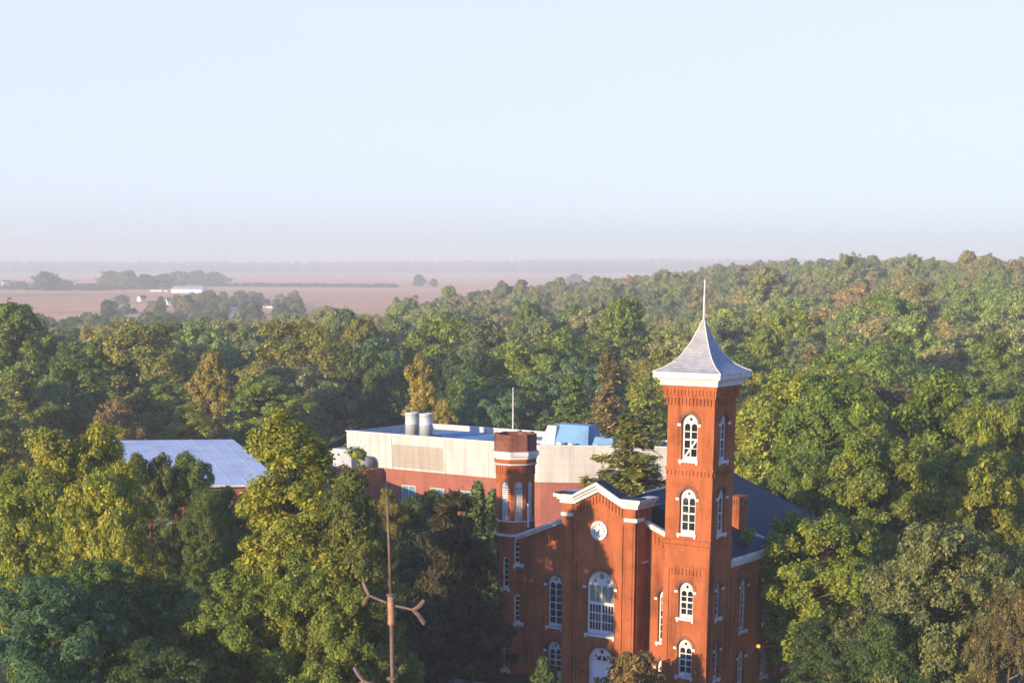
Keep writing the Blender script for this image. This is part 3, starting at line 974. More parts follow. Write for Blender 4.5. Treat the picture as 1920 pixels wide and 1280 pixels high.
# ------------------------------------------------------------------ modern hall behind
def build_modern():
    a0 = Vector((-25.4, 256.0, 0))
    d = (Vector((3.9, 234.8, 0)) - a0).normalized()
    rz = math.atan2(d.y, d.x)
    root = empty('science_hall', a0, rz)
    tag(root, 'long modern hall with cream panelled upper storey over red brick behind the turret', 'building')
    Lf = (Vector((3.9, 234.8, 0)) - a0).length
    D = 20.0
    T = lambda a, b, c: (a, -c, b)
    m = MB()
    m.box(0, Lf, 0.25, D, 0, 7.9)
    m.prism([(Lf + 0.002, 0.25), (Lf + 17.0, 9.75), (Lf + 17.0, D), (Lf + 0.002, D)], 0, 7.895)
    m.box(-0.8, 7.0, -3.2, 0.248, 0, 7.9)
    br = m.build('brick_wall', M['brick_new'], root)
    for a in (6.5, 12.0, 17.5, 23.0, 28.5):
        w_ = MB()
        w_.plate(rect(a - 1.3, a + 1.3, 3.2, 5.6), [rect(a - 1.18, a - 0.06, 3.3, 5.5), rect(a + 0.06, a + 1.18, 3.3, 5.5)], -0.24, -0.17, T)
        f_ = w_.build('window', M['white'], root)
        g_ = MB()
        g_.plate(rect(a - 1.25, a + 1.25, 3.25, 5.55), [], -0.246, -0.22, T)
        g_.build('pane', M['teal_glass'], f_)
    m = MB()                                                  # cream storey: parapet walls round a sunken roof
    zt = 13.0
    def wallrun(a0_, a1_, z0, z1): m.box(a0_, a1_, 0, 0.4, z0, z1)
    wallrun(0, Lf, 7.9, zt)
    m.box(0, 0.4, 0.402, D, 7.9, zt)
    m.box(0.402, Lf + 17.1, D - 0.4, D, 7.9, zt - 0.45)
    m.plate([(0, 7.9), (19.6, 7.9), (19.6, zt), (0, zt)], [], -0.4, 0, lambda a, b, c: (Lf + a * 0.875, a * 0.484 - c, b))
    m.box(Lf + 16.7, Lf + 17.1, 9.9, D - 0.402, 7.9, zt)
    m.build('panel_wall', M['panel'], root)
    m = MB()
    m.box(9.0, 19.0, -0.05, -0.002, 8.2, 11.6)
    m.build('tan_panel', M['panel_tan'], root)
    m = MB()
    for a in (8.9, 19.1, 27.0):
        m.box(a - 0.09, a + 0.09, -0.10, -0.002, 7.9, zt)
    m.box(-0.1, Lf + 0.05, -0.12, 0.5, zt + 0.002, zt + 0.16)
    m.box(0.4, Lf + 17.1, D - 0.5, D + 0.1, zt - 0.448, zt - 0.26)
    m.plate([(0.1, zt + 0.002), (19.6, zt + 0.002), (19.6, zt + 0.16), (0.1, zt + 0.16)], [], -0.5, 0.12, lambda a, b, c: (Lf + a * 0.875, a * 0.484 - c, b))
    m.build('coping', M['white'], root)
    m = MB()
    m.box(0.41, Lf - 0.0, 0.41, D - 0.41, 11.6, 11.9)
    m.poly([(Lf + 0.002, 0.45, 11.9), (Lf + 16.6, 9.7, 11.9), (Lf + 16.6, D - 0.41, 11.9), (Lf + 0.002, D - 0.41, 11.9)], [(0, 1, 2, 3)])
    m.build('roof', M['blue_membrane'], root)
    for a in (7.7, 10.5):                                    # pair of exhaust stacks
        m = MB()
        pr_ = [(1.0, 12.5), (1.0, 14.0), (1.04, 14.05), (1.04, 14.2), (1.0, 14.25), (1.0, 15.55), (1.05, 15.6), (1.05, 15.8), (0.92, 15.8), (0.92, 15.3)]
        m.lathe(pr_, (a, 6.4, 0), 20)
        m.build('exhaust_stack', M['steel'], root, True)
    m = MB()
    m.box(6.2, 12.2, 4.9, 8.1, 11.902, 12.5)
    m.build('stack_curb', M['dark_metal'], root)
    for i, (a, v, r_, h_) in enumerate(((3.0, 3.2, 0.35, 0.7), (6.4, 2.6, 0.4, 0.6), (24.0, 5.0, 0.25, 0.5), (25.2, 5.2, 0.25, 0.5), (26.4, 5.4, 0.25, 0.5))):
        m = MB()
        m.lathe([(r_ * .6, 0), (r_ * .6, h_ * .5), (r_, h_ * .55), (r_, h_ * .8), (r_ * .5, h_)], (a, v, 11.903), 12)
        m.build('roof_vent', M['white'] if i < 2 else M['dark_metal'], root)
    # left end: dark monopitch roof, low link block and round plant drum
    m = MB()
    p = [(-7.5, 2.0, 9.9), (-0.01, 2.0, 13.2), (-0.01, 17.0, 14.6), (-7.5, 17.0, 10.4)]
    m.poly(p + [(x, y, z - 0.3) for x, y, z in p], [(0, 1, 2, 3), (7, 6, 5, 4), (0, 4, 5, 1), (1, 5, 6, 2), (2, 6, 7, 3), (3, 7, 4, 0)])
    m.build('slate_roof', M['slate'], root)
    m = MB()
    m.box(-6.4, -0.02, 2.2, 16.8, 0, 9.55)
    m.build('link_block', M['panel'], root)
    m = MB()
    for a in (-5.6, -4.4, -3.2, -2.0):
        m.plate(rect(a, a + 0.8, 7.6, 9.0), [], -2.197, -2.17, T)
    m.build('clerestory_pane', M['glass'], root)
    m = MB()
    m.box(-0.6, 3.1, -2.6, -0.2, 7.905, 10.6)
    m.build('duct_box', M['grey_metal'], root)
    m = MB()
    m.lathe([(1.15, 7.905), (1.15, 8.8), (1.0, 9.3), (0.65, 9.65), (0.25, 9.75)], (4.9, -1.4, 0), 20)
    m.build('plant_drum', M['drum'], root, True)
    # blue rooftop plant room
    m = MB()
    u0, v0 = Lf - 4.8, 9.0
    b_ = [(u0, v0), (u0 + 2.2, v0), (u0 + 2.2, v0 + 6), (u0, v0 + 6)]
    m.prism([(u0 - 1.4, v0 - 0.2), (u0 + 1.2, v0 - 0.2), (u0 + 1.2, v0 + 4.0), (u0 - 1.4, v0 + 4.0)], 11.903, 14.9, ring2=[(u0 - 0.4, v0 + 0.5), (u0 + 1.2, v0 + 0.5), (u0 + 1.2, v0 + 3.4), (u0 - 0.4, v0 + 3.4)])
    m.build('plant_screen', M['grey_metal'], root)
    m = MB()
    m.prism([(u0 + 1.21, v0 - 0.3), (u0 + 7.2, v0 - 0.3), (u0 + 7.2, v0 + 4.2), (u0 + 1.21, v0 + 4.2)], 11.903, 15.1, ring2=[(u0 + 1.21, v0 + 1.3), (u0 + 6.3, v0 + 1.3), (u0 + 6.3, v0 + 3.4), (u0 + 1.21, v0 + 3.4)])
    m.build('plant_room', M['blue_metal'], root)
    m = MB()
    m.prism([(u0 + 7.6, v0 - 0.2), (u0 + 11.4, v0 - 0.2), (u0 + 11.4, v0 + 3.4), (u0 + 7.6, v0 + 3.4)], 11.903, 13.7, ring2=[(u0 + 7.9, v0 + 0.5), (u0 + 11.0, v0 + 0.5), (u0 + 11.0, v0 + 2.8), (u0 + 7.9, v0 + 2.8)])
    m.build('plant_room', M['blue_metal'], root)
    m = MB()
    m.tube([(u0 - 1.6, v0 + 1.0, 12.3), (u0 - 7.0, v0 + 1.0, 12.3), (u0 - 7.0, v0 - 2.5, 12.3)], 0.28, 8)
    m.build('roof_duct', M['steel'], root)
    for a in (3.0, 5.0, 9.3):
        m = MB()
        m.lathe([(0.35, 0), (0.35, 0.5), (0.5, 0.55), (0.5, 0.8), (0.2, 1.0)], (u0 + a, v0 - 1.3, 11.903), 10)
        m.build('roof_vent', M['white'], root)
build_modern()

def build_annex():
    a0 = Vector((-48.5, 217, 0))
    root = empty('annex_building', a0, R(14))
    tag(root, 'low brick building with a bowed white roof behind the left trees', 'building')
    m = MB()
    m.box(0, 16.0, 0, 36, 0, 9.4)
    wl = m.build('wall', M['brick_new'], root)
    T = lambda a, b, c: (a, -c, b)
    for a, g in ((2.4, 0), (6.8, 0), (11.0, 0)):
        w_ = MB()
        w_.plate(rect(a - 1.1, a + 1.1, 2.2, 6.3), [rect(a - 1.0, a - 0.05, 2.3, 6.2), rect(a + 0.05, a + 1.0, 2.3, 6.2)], 0.004, 0.07, T)
        f_ = w_.build('window', M['white'], root)
        g_ = MB()
        g_.plate(rect(a - 1.05, a + 1.05, 2.25, 6.25), [], 0.002, 0.02, T)
        g_.build('pane', M['teal_glass'], f_)
    m = MB()
    n = 16
    pts, fs = [], []
    for i in range(n + 1):
        t = i / n
        v = -0.8 + t * 39
        for a in (-1.2, 18.0):
            bow = 2.1 * t + 0.35 * math.sin(t * math.pi) + (0.3 if a < 0 else 0)
            pts += [(a - 3.0 * t, v, 9.5 + bow), (a - 3.0 * t, v, 9.2 + bow)]
    for i in range(n):
        b = i * 4
        fs += [(b, b + 2, b + 6, b + 4), (b + 1, b + 5, b + 7, b + 3), (b, b + 4, b + 5, b + 1), (b + 2, b + 3, b + 7, b + 6)]
    fs += [(0, 1, 3, 2), (n * 4, n * 4 + 2, n * 4 + 3, n * 4 + 1)]
    m.poly(pts, fs)
    rf = m.build('roof', M['membrane'], root)
    m = MB()
    for k in range(1, 9):
        a = -1.2 + 19.2 * k / 9
        pp = []
        for i in range(n + 1):
            t = i / n
            pp.append((a - 3.0 * t, -0.8 + t * 39, 9.51 + 2.1 * t + 0.35 * math.sin(t * math.pi) + 0.3 * (1 - k / 9)))
        m.tube(pp, 0.03, 4)
    m.build('roof_seam', M['membrane'], rf)
build_annex()

def build_pole():
    p = at(962, 803, 268)
    root = empty('flagpole', (p.x, p.y, 0))
    tag(root, 'slim white pole rising behind the cream panelled hall roof', 'pole')
    m = MB()
    m.tube([(0, 0, 0), (0, 0, 10), (0, 0, at(962, 730, 268).z)], [0.16, 0.14, 0.08], 8)
    m.build('pole_shaft', M['white'], root, True)
    m = MB()
    m.lathe([(0.02, 0), (0.14, 0.08), (0.14, 0.2), (0.02, 0.3)], (0, 0, at(962, 730, 268).z), 8)
    m.build('pole_ball', M['white'], root, True)
build_pole()

# ------------------------------------------------------------------ rusty mast in front
def build_mast():
    d = 50.0
    p = at(733, 1110, d)
    root = empty('iron_mast', (p.x, p.y, 0))
    tag(root, 'rusty iron mast with fork-ended cross arms in front of the trees', 'mast')
    z = lambda y: at(733, y, d).z
    m = MB()
    m.tube([(0, 0, 0), (0, 0, z(1270)), (0, 0, z(1165))], [0.14, 0.07, 0.065], 10)
    m.tube([(0, 0, z(1115)), (-0.03, 0, z(1020)), (-0.06, 0, z(928))], [0.052, 0.045, 0.034], 10)
    m.build('pole_shaft', M['pipe'], root, True)
    m = MB()
    m.lathe([(0.10, z(1172)), (0.125, z(1168)), (0.115, z(1162)), (0.11, z(1122)), (0.11, z(1118))], (0, 0, 0), 14)
    m.build('collar', M['rust'], root, True)
    m = MB()
    m.lathe([(0.08, 0), (0.15, 0.02), (0.15, 0.06), (0.07, 0.08)], (0, 0, z(1117)), 12)
    m.lathe([(0.10, 0), (0.18, 0.03), (0.18, 0.08), (0.09, 0.11)], (0, 0, z(1274)), 12)
    m.build('clamp_ring', M['pipe'], root, True)
    def arm(y0, dx, dy, drop, sgn):
        m = MB()
        s = Vector((sgn * 0.12, 0, z(y0)))
        e = Vector((sgn * dx, dy, z(y0) - drop))
        m.tube([s, e], [0.045, 0.04], 8)
        dr = (e - s).normalized()
        up = Vector((0, 0, 1))
        c = e + dr * 0.05
        for q in (1, -1):                                    # forked end: two flat splayed tines
            t1 = c + dr * 0.13 + up * q * 0.15
            t2 = c + dr * 0.27 + up * q * 0.33
            m.tube([c - dr * 0.06, t1, t2], [0.06, 0.07, 0.075], 6)
            m.tube([t2 + up * q * 0.001, t2 + up * q * 0.06 + dr * 0.04], [0.085, 0.05], 6)
        m.build('cross_arm', M['pipe'], root)
    arm(1135, 0.70, -0.15, 0.10, 1)
    arm(1130, 0.75, 0.9, -0.06, -1)
    arm(1290, 0.95, 0.5, -0.10, -1)
build_mast()

# ------------------------------------------------------------------ trees
def quads_mesh(name, V, m):
    """V: (n, 4, 3) leaf sprays"""
    n = len(V)
    me = bpy.data.meshes.new(name)
    me.vertices.add(n * 4)
    me.vertices.foreach_set('co', np.ascontiguousarray(V, dtype=np.float32).ravel())
    me.loops.add(n * 4)
    me.loops.foreach_set('vertex_index', np.arange(n * 4, dtype=np.int32))
    me.polygons.add(n)
    me.polygons.foreach_set('loop_start', np.arange(0, n * 4, 4, dtype=np.int32))
    me.polygons.foreach_set('loop_total', np.full(n, 4, dtype=np.int32))
    me.materials.append(m)
    me.update(calc_edges=True)
    return me

def unit(a):
    return a / np.maximum(np.linalg.norm(a, axis=-1, keepdims=True), 1e-9)

def leaves(rng, pos, nrm, l, wd, droop=0.0):
    n = len(pos)
    nr = unit(nrm + rng.normal(0, 0.45, (n, 3)))
    t = rng.normal(0, 1, (n, 3))
    t[:, 2] -= droop
    t = unit(t - nr * (t * nr).sum(1, keepdims=True))
    b = np.cross(nr, t)
    sc = np.clip(rng.lognormal(-0.12, 0.38, (n, 1)), 0.35, 2.2)
    L_, W_ = l * sc, wd * sc
    k = rng.uniform(-0.25, 0.25, (n, 1))
    return np.stack([pos - t * L_, pos + b * W_ + t * L_ * k + nr * W_ * 0.25, pos + t * L_, pos - b * W_ + t * L_ * k + nr * W_ * 0.25], 1)

PROF = {
    'round': lambda t: np.sqrt(np.clip(1 - (2 * t - 0.92) ** 2 / 1.17, 0, 1)),
    'tall': lambda t: np.clip(np.sin(np.pi * (t * 0.9 + 0.08)) ** 0.75, 0, 1) * (1 - 0.25 * t),
    'spread': lambda t: np.clip(1 - np.abs(t - 0.42) ** 2.2 * 2.3, 0.05, 1),
    'peak': lambda t: np.clip((1.03 - t) ** 0.5 * 0.98, 0.10, 1) * np.clip(0.5 + t * 4, 0, 1),
    'cone': lambda t: np.clip((1 - t) ** 0.85, 0.02, 1) * np.clip(0.6 + t * 4, 0, 1),
}
def broadleaf(seed, H, Rr, base_t, prof, nm, nl, l, wd, sub=20, rc_k=(0.075, 0.15), droop=0.0, spread=0.30):
    """crown mesh and trunk mesh of one tree: boughs on the crown envelope, leafy twigs clustered round each bough, gaps between"""
    rng = np.random.default_rng(seed)
    z0 = H * base_t
    # boughs: golden-angle spread over the height, at uneven reach
    k_ = np.arange(nm)
    t = np.clip((k_ + 0.5) / nm + rng.normal(0, 0.04, nm), 0.02, 0.99)
    ang = k_ * 2.39996 + rng.normal(0, 0.35, nm)
    ph = rng.uniform(0, 6.28, 4)
    lob = 1 + 0.15 * np.sin(2 * ang + ph[0] + 3 * t) + 0.13 * np.sin(3 * ang + ph[1] - 4 * t)
    rad = Rr * PROF[prof](t) * lob * rng.uniform(0.45, 0.92, nm)
    lean = rng.normal(0, 0.03, 2) * H
    bough = np.stack([rad * np.cos(ang) + lean[0] * t, rad * np.sin(ang) + lean[1] * t, z0 + t * (H - z0) * 0.93], 1)
    bs = Rr * spread * rng.uniform(0.65, 1.25, nm) * (0.55 + 0.5 * PROF[prof](t))
    nc = nm * sub
    bi = np.repeat(k_, sub)
    c = bough[bi] + rng.normal(0, 0.55, (nc, 3)) * bs[bi][:, None] * np.array([1, 1, 0.72])
    c[:, 2] = np.minimum(c[:, 2], z0 + (H - z0) * 0.97)
    rc = Rr * rng.uniform(rc_k[0], rc_k[1], nc)
    cnt = np.maximum(5, (nl * (rc / rc.mean()) ** 2).astype(int))
    idx = np.repeat(np.arange(nc), cnt)
    n = len(idx)
    d = unit(rng.normal(0, 1, (n, 3)) + np.array([0, 0, 0.25]))
    outw = c[idx] - np.array([0, 0, 1]) * (z0 + H) / 2; outw[:, 2] *= 0.6
    outw = unit(outw)
    keep = (d * outw).sum(1) > -0.5
    d, idx, outw = d[keep], idx[keep], outw[keep]
    rr = rc[idx][:, None] * (0.55 + 0.5 * rng.uniform(0, 1, (len(idx), 1)) ** 0.7)
    pos = c[idx] + d * rr * np.array([1, 1, 0.78])
    stray = rng.uniform(0, 1, len(idx)) < 0.08
    pos[stray] += d[stray] * rc[idx][stray][:, None] * 0.45
    nrm = d * 0.75 + outw * 0.35 + np.array([0, 0, 0.25])
    cm = quads_mesh('crown', leaves(rng, pos, nrm, l, wd, droop), M['leaf'])
    tm = MB()
    r0 = 0.018 * H + 0.06
    ht = z0 + (H - z0) * 0.72
    tp = [(0, 0, -0.6), (0.02 * H * rng.normal(), 0.02 * H * rng.normal(), z0 * 0.8), (lean[0] * .4, lean[1] * .4, z0 + (ht - z0) * .5), (lean[0] * .7, lean[1] * .7, ht)]
    tm.tube(tp, [r0 * 1.25, r0 * 0.85, r0 * 0.5, r0 * 0.15], 8)
    for i in range(nm):
        e = bough[i]
        zs = max(z0 * 0.7, min(e[2] - 0.25 * np.hypot(e[0], e[1]) - 1.0, ht * 0.95))
        f = zs / ht
        s = np.array([lean[0] * f * .6, lean[1] * f * .6, zs])
        mid = s * .5 + e * .5 + np.array([0, 0, -0.05 * H * rng.uniform(0, .6)])
        tm.tube([tuple(s), tuple(mid), tuple(e)], [r0 * 0.36 * (1.1 - f * .5), r0 * 0.2, r0 * 0.06], 6)
        for j in rng.choice(np.arange(i * sub, i * sub + sub), 3, replace=False):
            tm.tube([tuple(e * .75 + s * .25), tuple(c[j])], [r0 * 0.10, r0 * 0.03], 4)
    o = tm.build('trunk', M['bark'], None, True)
    tmesh = o.data
    bpy.data.objects.remove(o)
    return cm, tmesh

def conifer(seed, H, Rr, base_t, levels, nb, nl, l, wd, droop=0.25, gap=0.0):
    """layered boughs carrying flat sprays of needles"""
    rng = np.random.default_rng(seed)
    P, Nn = [], []
    tm = MB()
    tm.tube([(0, 0, -0.5), (0, 0, H * 0.5), (0, 0, H * 0.98)], [0.02 * H, 0.012 * H, 0.02], 8)
    for k in range(levels):
        t = base_t + (1 - base_t) * (k + rng.uniform(-.2, .2)) / levels
        Lb = Rr * (1 - (t - base_t) / (1 - base_t)) ** 0.75 * rng.uniform(0.75, 1.15) + 0.25
        a0 = rng.uniform(0, 6.28)
        for j in range(nb):
            if rng.uniform() < gap: continue
            a = a0 + 6.28 * j / nb + rng.normal(0, 0.22)
            Lj = Lb * rng.uniform(0.5, 1.2)
            m_ = max(6, int(nl * Lj / Rr))
            s = rng.uniform(0.18, 1.0, m_) ** 0.8
            side = rng.normal(0, 0.22, m_) * Lj * (0.35 + 0.65 * np.sin(np.pi * np.clip(s, 0, .95)))
            z = t * H + rng.normal(0, 0.03) * Rr + rng.normal(0, 0.20, m_) - droop * Lj * s * s + 0.10 * Lj * s
            x = np.cos(a) * Lj * s - np.sin(a) * side
            y = np.sin(a) * Lj * s + np.cos(a) * side
            P.append(np.stack([x, y, z], 1))
            nn = np.tile(np.array([np.cos(a) * .35, np.sin(a) * .35, 1.0]), (m_, 1))
            Nn.append(nn)
            if j % 2 == 0:
                tm.tube([(0, 0, t * H), (np.cos(a) * Lj * .9, np.sin(a) * Lj * .9, t * H - droop * Lj * .6)], [0.008 * H * (1.2 - t), 0.02], 5)
    P = np.concatenate(P); Nn = np.concatenate(Nn)
    cm = quads_mesh('crown', leaves(rng, P, Nn, l, wd), M['needle'])
    o = tm.build('trunk', M['bark'], None, True)
    tmesh = o.data
    bpy.data.objects.remove(o)
    return cm, tmesh

# kinds: (meshes, height, radius)
KIND = {}
def kind(k, H, Rr, ms): KIND[k] = (ms, H, Rr)
kind('near_peak', 26, 6.5, broadleaf(11, 26, 6.5, 0.08, 'peak', 34, 185, 0.15, 0.078, 24))
kind('near_round', 22, 7.0, broadleaf(12, 22, 7.0, 0.12, 'round', 28, 195, 0.15, 0.078, 24))
kind('near_tall', 24, 6.0, broadleaf(13, 24, 6.0, 0.12, 'tall', 30, 170, 0.15, 0.078, 22))
kind('near_spread', 20, 8.0, broadleaf(14, 20, 8.0, 0.14, 'spread', 30, 195, 0.155, 0.08, 24, (0.07, 0.13)))
kind('oak', 23, 8.5, broadleaf(15, 23, 8.5, 0.10, 'round', 30, 260, 0.19, 0.12, 16, (0.09, 0.15), 0.0, 0.27))
kind('oak_tall', 25, 7.5, broadleaf(16, 25, 7.5, 0.10, 'tall', 32, 240, 0.19, 0.12, 16, (0.09, 0.16), 0.0, 0.28))
kind('willow', 18, 6.0, broadleaf(17, 18, 6.0, 0.10, 'round', 26, 130, 0.24, 0.055, 22, (0.07, 0.14), 1.2))
kind('shrub', 6, 3.4, broadleaf(18, 6, 3.4, 0.06, 'round', 16, 60, 0.17, 0.09, 14, (0.10, 0.2)))
for i, (p, H, Rr) in enumerate((('round', 26, 10.5), ('tall', 30, 9.5), ('spread', 24, 11.5), ('peak', 28, 9.5), ('round', 28, 12.0), ('tall', 26, 8.5), ('spread', 26, 10.5))):
    kind('wood%d' % i, H, Rr, broadleaf(40 + i, H, Rr, 0.06, p, 34, 150, 0.285, 0.165, 14, (0.075, 0.15), 0.0, 0.27))
kind('field', 14, 10, broadleaf(70, 14, 10, 0.02, 'round', 26, 60, 0.5, 0.3, 14, (0.12, 0.2), 0.0, 0.34))
kind('field_wide', 12, 11, broadleaf(71, 12, 11, 0.01, 'spread', 26, 60, 0.5, 0.3, 14, (0.12, 0.2), 0.0, 0.34))
kind('pine', 22, 5.0, conifer(60, 22, 5.0, 0.14, 17, 9, 420, 0.30, 0.10, 0.06, 0.14))
kind('pine_thin', 24, 4.5, conifer(61, 24, 4.5, 0.15, 17, 8, 330, 0.34, 0.11, 0.06, 0.18))
kind('spruce', 19, 4.6, conifer(62, 19, 4.6, 0.08, 30, 10, 95, 0.42, 0.13, 0.35))
kind('yew', 18, 5.0, broadleaf(63, 18, 5.0, 0.04, 'cone', 30, 110, 0.28, 0.075, 20, (0.09, 0.17), 0.8))
WOODS = ['wood%d' % i for i in range(7)]

C_ = {'pale green': (0.215, 0.235, 0.105), 'pale olive': (0.240, 0.225, 0.110), 'pale fresh': (0.210, 0.260, 0.085), 'pale tan': (0.265, 0.215, 0.130), 'soft green': (0.150, 0.180, 0.085), 'yellow green': (0.225, 0.235, 0.032), 'fresh green': (0.150, 0.195, 0.034), 'green': (0.105, 0.150, 0.034), 'olive green': (0.150, 0.160, 0.038),  # pale and soft tones have the hill mist mixed into the leaf colour
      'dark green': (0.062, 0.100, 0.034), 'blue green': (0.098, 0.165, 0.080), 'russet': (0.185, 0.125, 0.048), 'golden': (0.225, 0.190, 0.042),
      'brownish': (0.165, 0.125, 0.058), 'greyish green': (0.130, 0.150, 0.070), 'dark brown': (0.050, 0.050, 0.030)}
RND = random.Random(5)
def tree(name, k, x, y, H=None, Rr=None, col='green', label=None, cat='tree', group=None, rz=None, z=None, gain=1.15):
    (cm, tm), h0, r0 = KIND[k]
    sz = (H or h0) / h0
    sr = (Rr or r0 * sz) / r0
    gz = float(terrain(x, y)) if z is None else z
    root = empty(name, (x, y, gz), RND.uniform(0, 6.28) if rz is None else rz)
    tag(root, label, cat, group)
    j = 1 + RND.uniform(-0.10, 0.10)
    for nm, me in (('crown', cm), ('trunk', tm)):
        o = bpy.data.objects.new(nm, me)
        COL.objects.link(o)
        o.parent = root
        o.scale = (sr, sr, sz)
        o.color = (*[c * j * gain for c in C_[col]], 1)
    return root

def tree_px(name, k, px, ytop, d, wpx, col, label, group=None, cat='tree', minH=None, rz=None):
    """plant a tree whose top is seen at (px, ytop) at distance d, its crown wpx wide"""
    p = at(px, ytop, d)
    gz = float(terrain(p.x, p.y))
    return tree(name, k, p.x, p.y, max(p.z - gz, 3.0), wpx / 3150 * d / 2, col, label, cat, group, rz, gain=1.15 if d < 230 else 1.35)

NEAR = 'big trees standing before and beside the halls'
for a in (
    # left cluster
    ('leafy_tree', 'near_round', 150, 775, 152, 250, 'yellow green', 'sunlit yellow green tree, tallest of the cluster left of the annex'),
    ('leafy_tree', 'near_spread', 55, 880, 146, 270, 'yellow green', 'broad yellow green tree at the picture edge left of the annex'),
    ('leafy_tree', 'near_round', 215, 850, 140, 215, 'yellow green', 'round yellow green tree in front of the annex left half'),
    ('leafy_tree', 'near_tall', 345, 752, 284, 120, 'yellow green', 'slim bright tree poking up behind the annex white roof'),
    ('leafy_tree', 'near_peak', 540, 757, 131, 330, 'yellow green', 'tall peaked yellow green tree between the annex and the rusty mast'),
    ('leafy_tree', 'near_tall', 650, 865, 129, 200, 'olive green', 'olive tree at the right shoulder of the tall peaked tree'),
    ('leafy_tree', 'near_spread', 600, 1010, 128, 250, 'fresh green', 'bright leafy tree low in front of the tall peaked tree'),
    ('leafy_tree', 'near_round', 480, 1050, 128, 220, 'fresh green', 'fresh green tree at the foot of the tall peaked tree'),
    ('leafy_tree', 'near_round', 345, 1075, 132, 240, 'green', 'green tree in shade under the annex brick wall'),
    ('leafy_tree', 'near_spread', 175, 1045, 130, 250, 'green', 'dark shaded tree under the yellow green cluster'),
    ('willow_tree', 'willow', 75, 1080, 122, 330, 'blue green', 'blue green shaded tree with narrow leaves in the bottom corner of the picture'),  # cool blue green leaf colour stands in for shade on this tree
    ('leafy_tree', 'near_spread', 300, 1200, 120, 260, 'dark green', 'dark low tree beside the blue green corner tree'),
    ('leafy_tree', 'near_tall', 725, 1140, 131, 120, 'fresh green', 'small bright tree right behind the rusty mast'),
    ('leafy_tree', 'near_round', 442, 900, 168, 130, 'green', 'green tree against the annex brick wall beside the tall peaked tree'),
    ('leafy_tree', 'near_tall', 725, 912, 170, 110, 'golden', 'golden leaved tree against the brick base of the science hall'),
    # dark conifers beside the turret
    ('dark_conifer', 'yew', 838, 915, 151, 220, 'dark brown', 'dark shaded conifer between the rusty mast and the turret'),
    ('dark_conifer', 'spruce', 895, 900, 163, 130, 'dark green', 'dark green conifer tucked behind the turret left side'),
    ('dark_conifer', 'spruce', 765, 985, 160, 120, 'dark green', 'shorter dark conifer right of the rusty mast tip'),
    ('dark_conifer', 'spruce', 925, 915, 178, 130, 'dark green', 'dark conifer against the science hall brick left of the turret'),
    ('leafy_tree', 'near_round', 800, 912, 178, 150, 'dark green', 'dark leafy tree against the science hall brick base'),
    ('leafy_tree', 'near_tall', 640, 905, 175, 150, 'green', 'green tree behind the right shoulder of the tall peaked tree'),
    ('leafy_tree', 'near_round', 385, 905, 178, 110, 'green', 'round green tree before the annex roof edge'),
    ('leafy_tree', 'near_round', 272, 836, 182, 125, 'olive green', 'olive tree top crossing the left end of the annex white roof'),
    ('leafy_tree', 'near_round', 345, 836, 184, 125, 'green', 'green tree whose top crosses the middle of the annex white roof'),
    # right cluster
    ('oak_tree', 'oak', 1560, 695, 196, 240, 'fresh green', 'large oak behind the hall slate roof right end'),
    ('oak_tree', 'oak_tall', 1752, 692, 200, 240, 'fresh green', 'large oak with a high leafy crown, middle of the right oak row'),
    ('oak_tree', 'oak', 1885, 728, 192, 190, 'fresh green', 'oak at the right edge of the picture, end of the oak row'),
    ('oak_tree', 'oak', 1655, 800, 176, 260, 'fresh green', 'bright oak in front of the two tall oaks'),
    ('oak_tree', 'oak_tall', 1850, 835, 172, 200, 'yellow green', 'yellow green oak below the oak at the picture right edge'),
    ('oak_tree', 'oak', 1495, 838, 182, 180, 'fresh green', 'smaller oak touching the hall slate roof'),
    ('oak_tree', 'oak', 1545, 945, 150, 250, 'fresh green', 'sunlit oak overhanging the hall right wall'),
    ('leafy_tree', 'near_spread', 1765, 972, 122, 330, 'greyish green', 'broad grey green shaded tree in the bottom right corner'),  # shade on the bottom right trees is put into greyer, darker leaf colours
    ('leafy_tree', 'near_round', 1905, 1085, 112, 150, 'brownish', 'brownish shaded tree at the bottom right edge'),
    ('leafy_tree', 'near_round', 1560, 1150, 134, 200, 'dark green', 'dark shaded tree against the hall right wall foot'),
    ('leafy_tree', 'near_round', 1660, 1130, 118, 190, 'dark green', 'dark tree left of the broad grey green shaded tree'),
    # in front of the hall
    ('maple_tree', 'shrub', 1190, 1222, 136, 140, 'russet', 'small russet tree before the hall tower foot'),
    ('leafy_shrub', 'shrub', 1025, 1235, 131, 70, 'dark green', 'dark green shrub beside the hall door'),
):
    tree_px(*a[:8], group=NEAR if a[0] in ('leafy_tree', 'oak_tree') else None, cat='shrub' if 'shrub' in a[0] else 'tree')

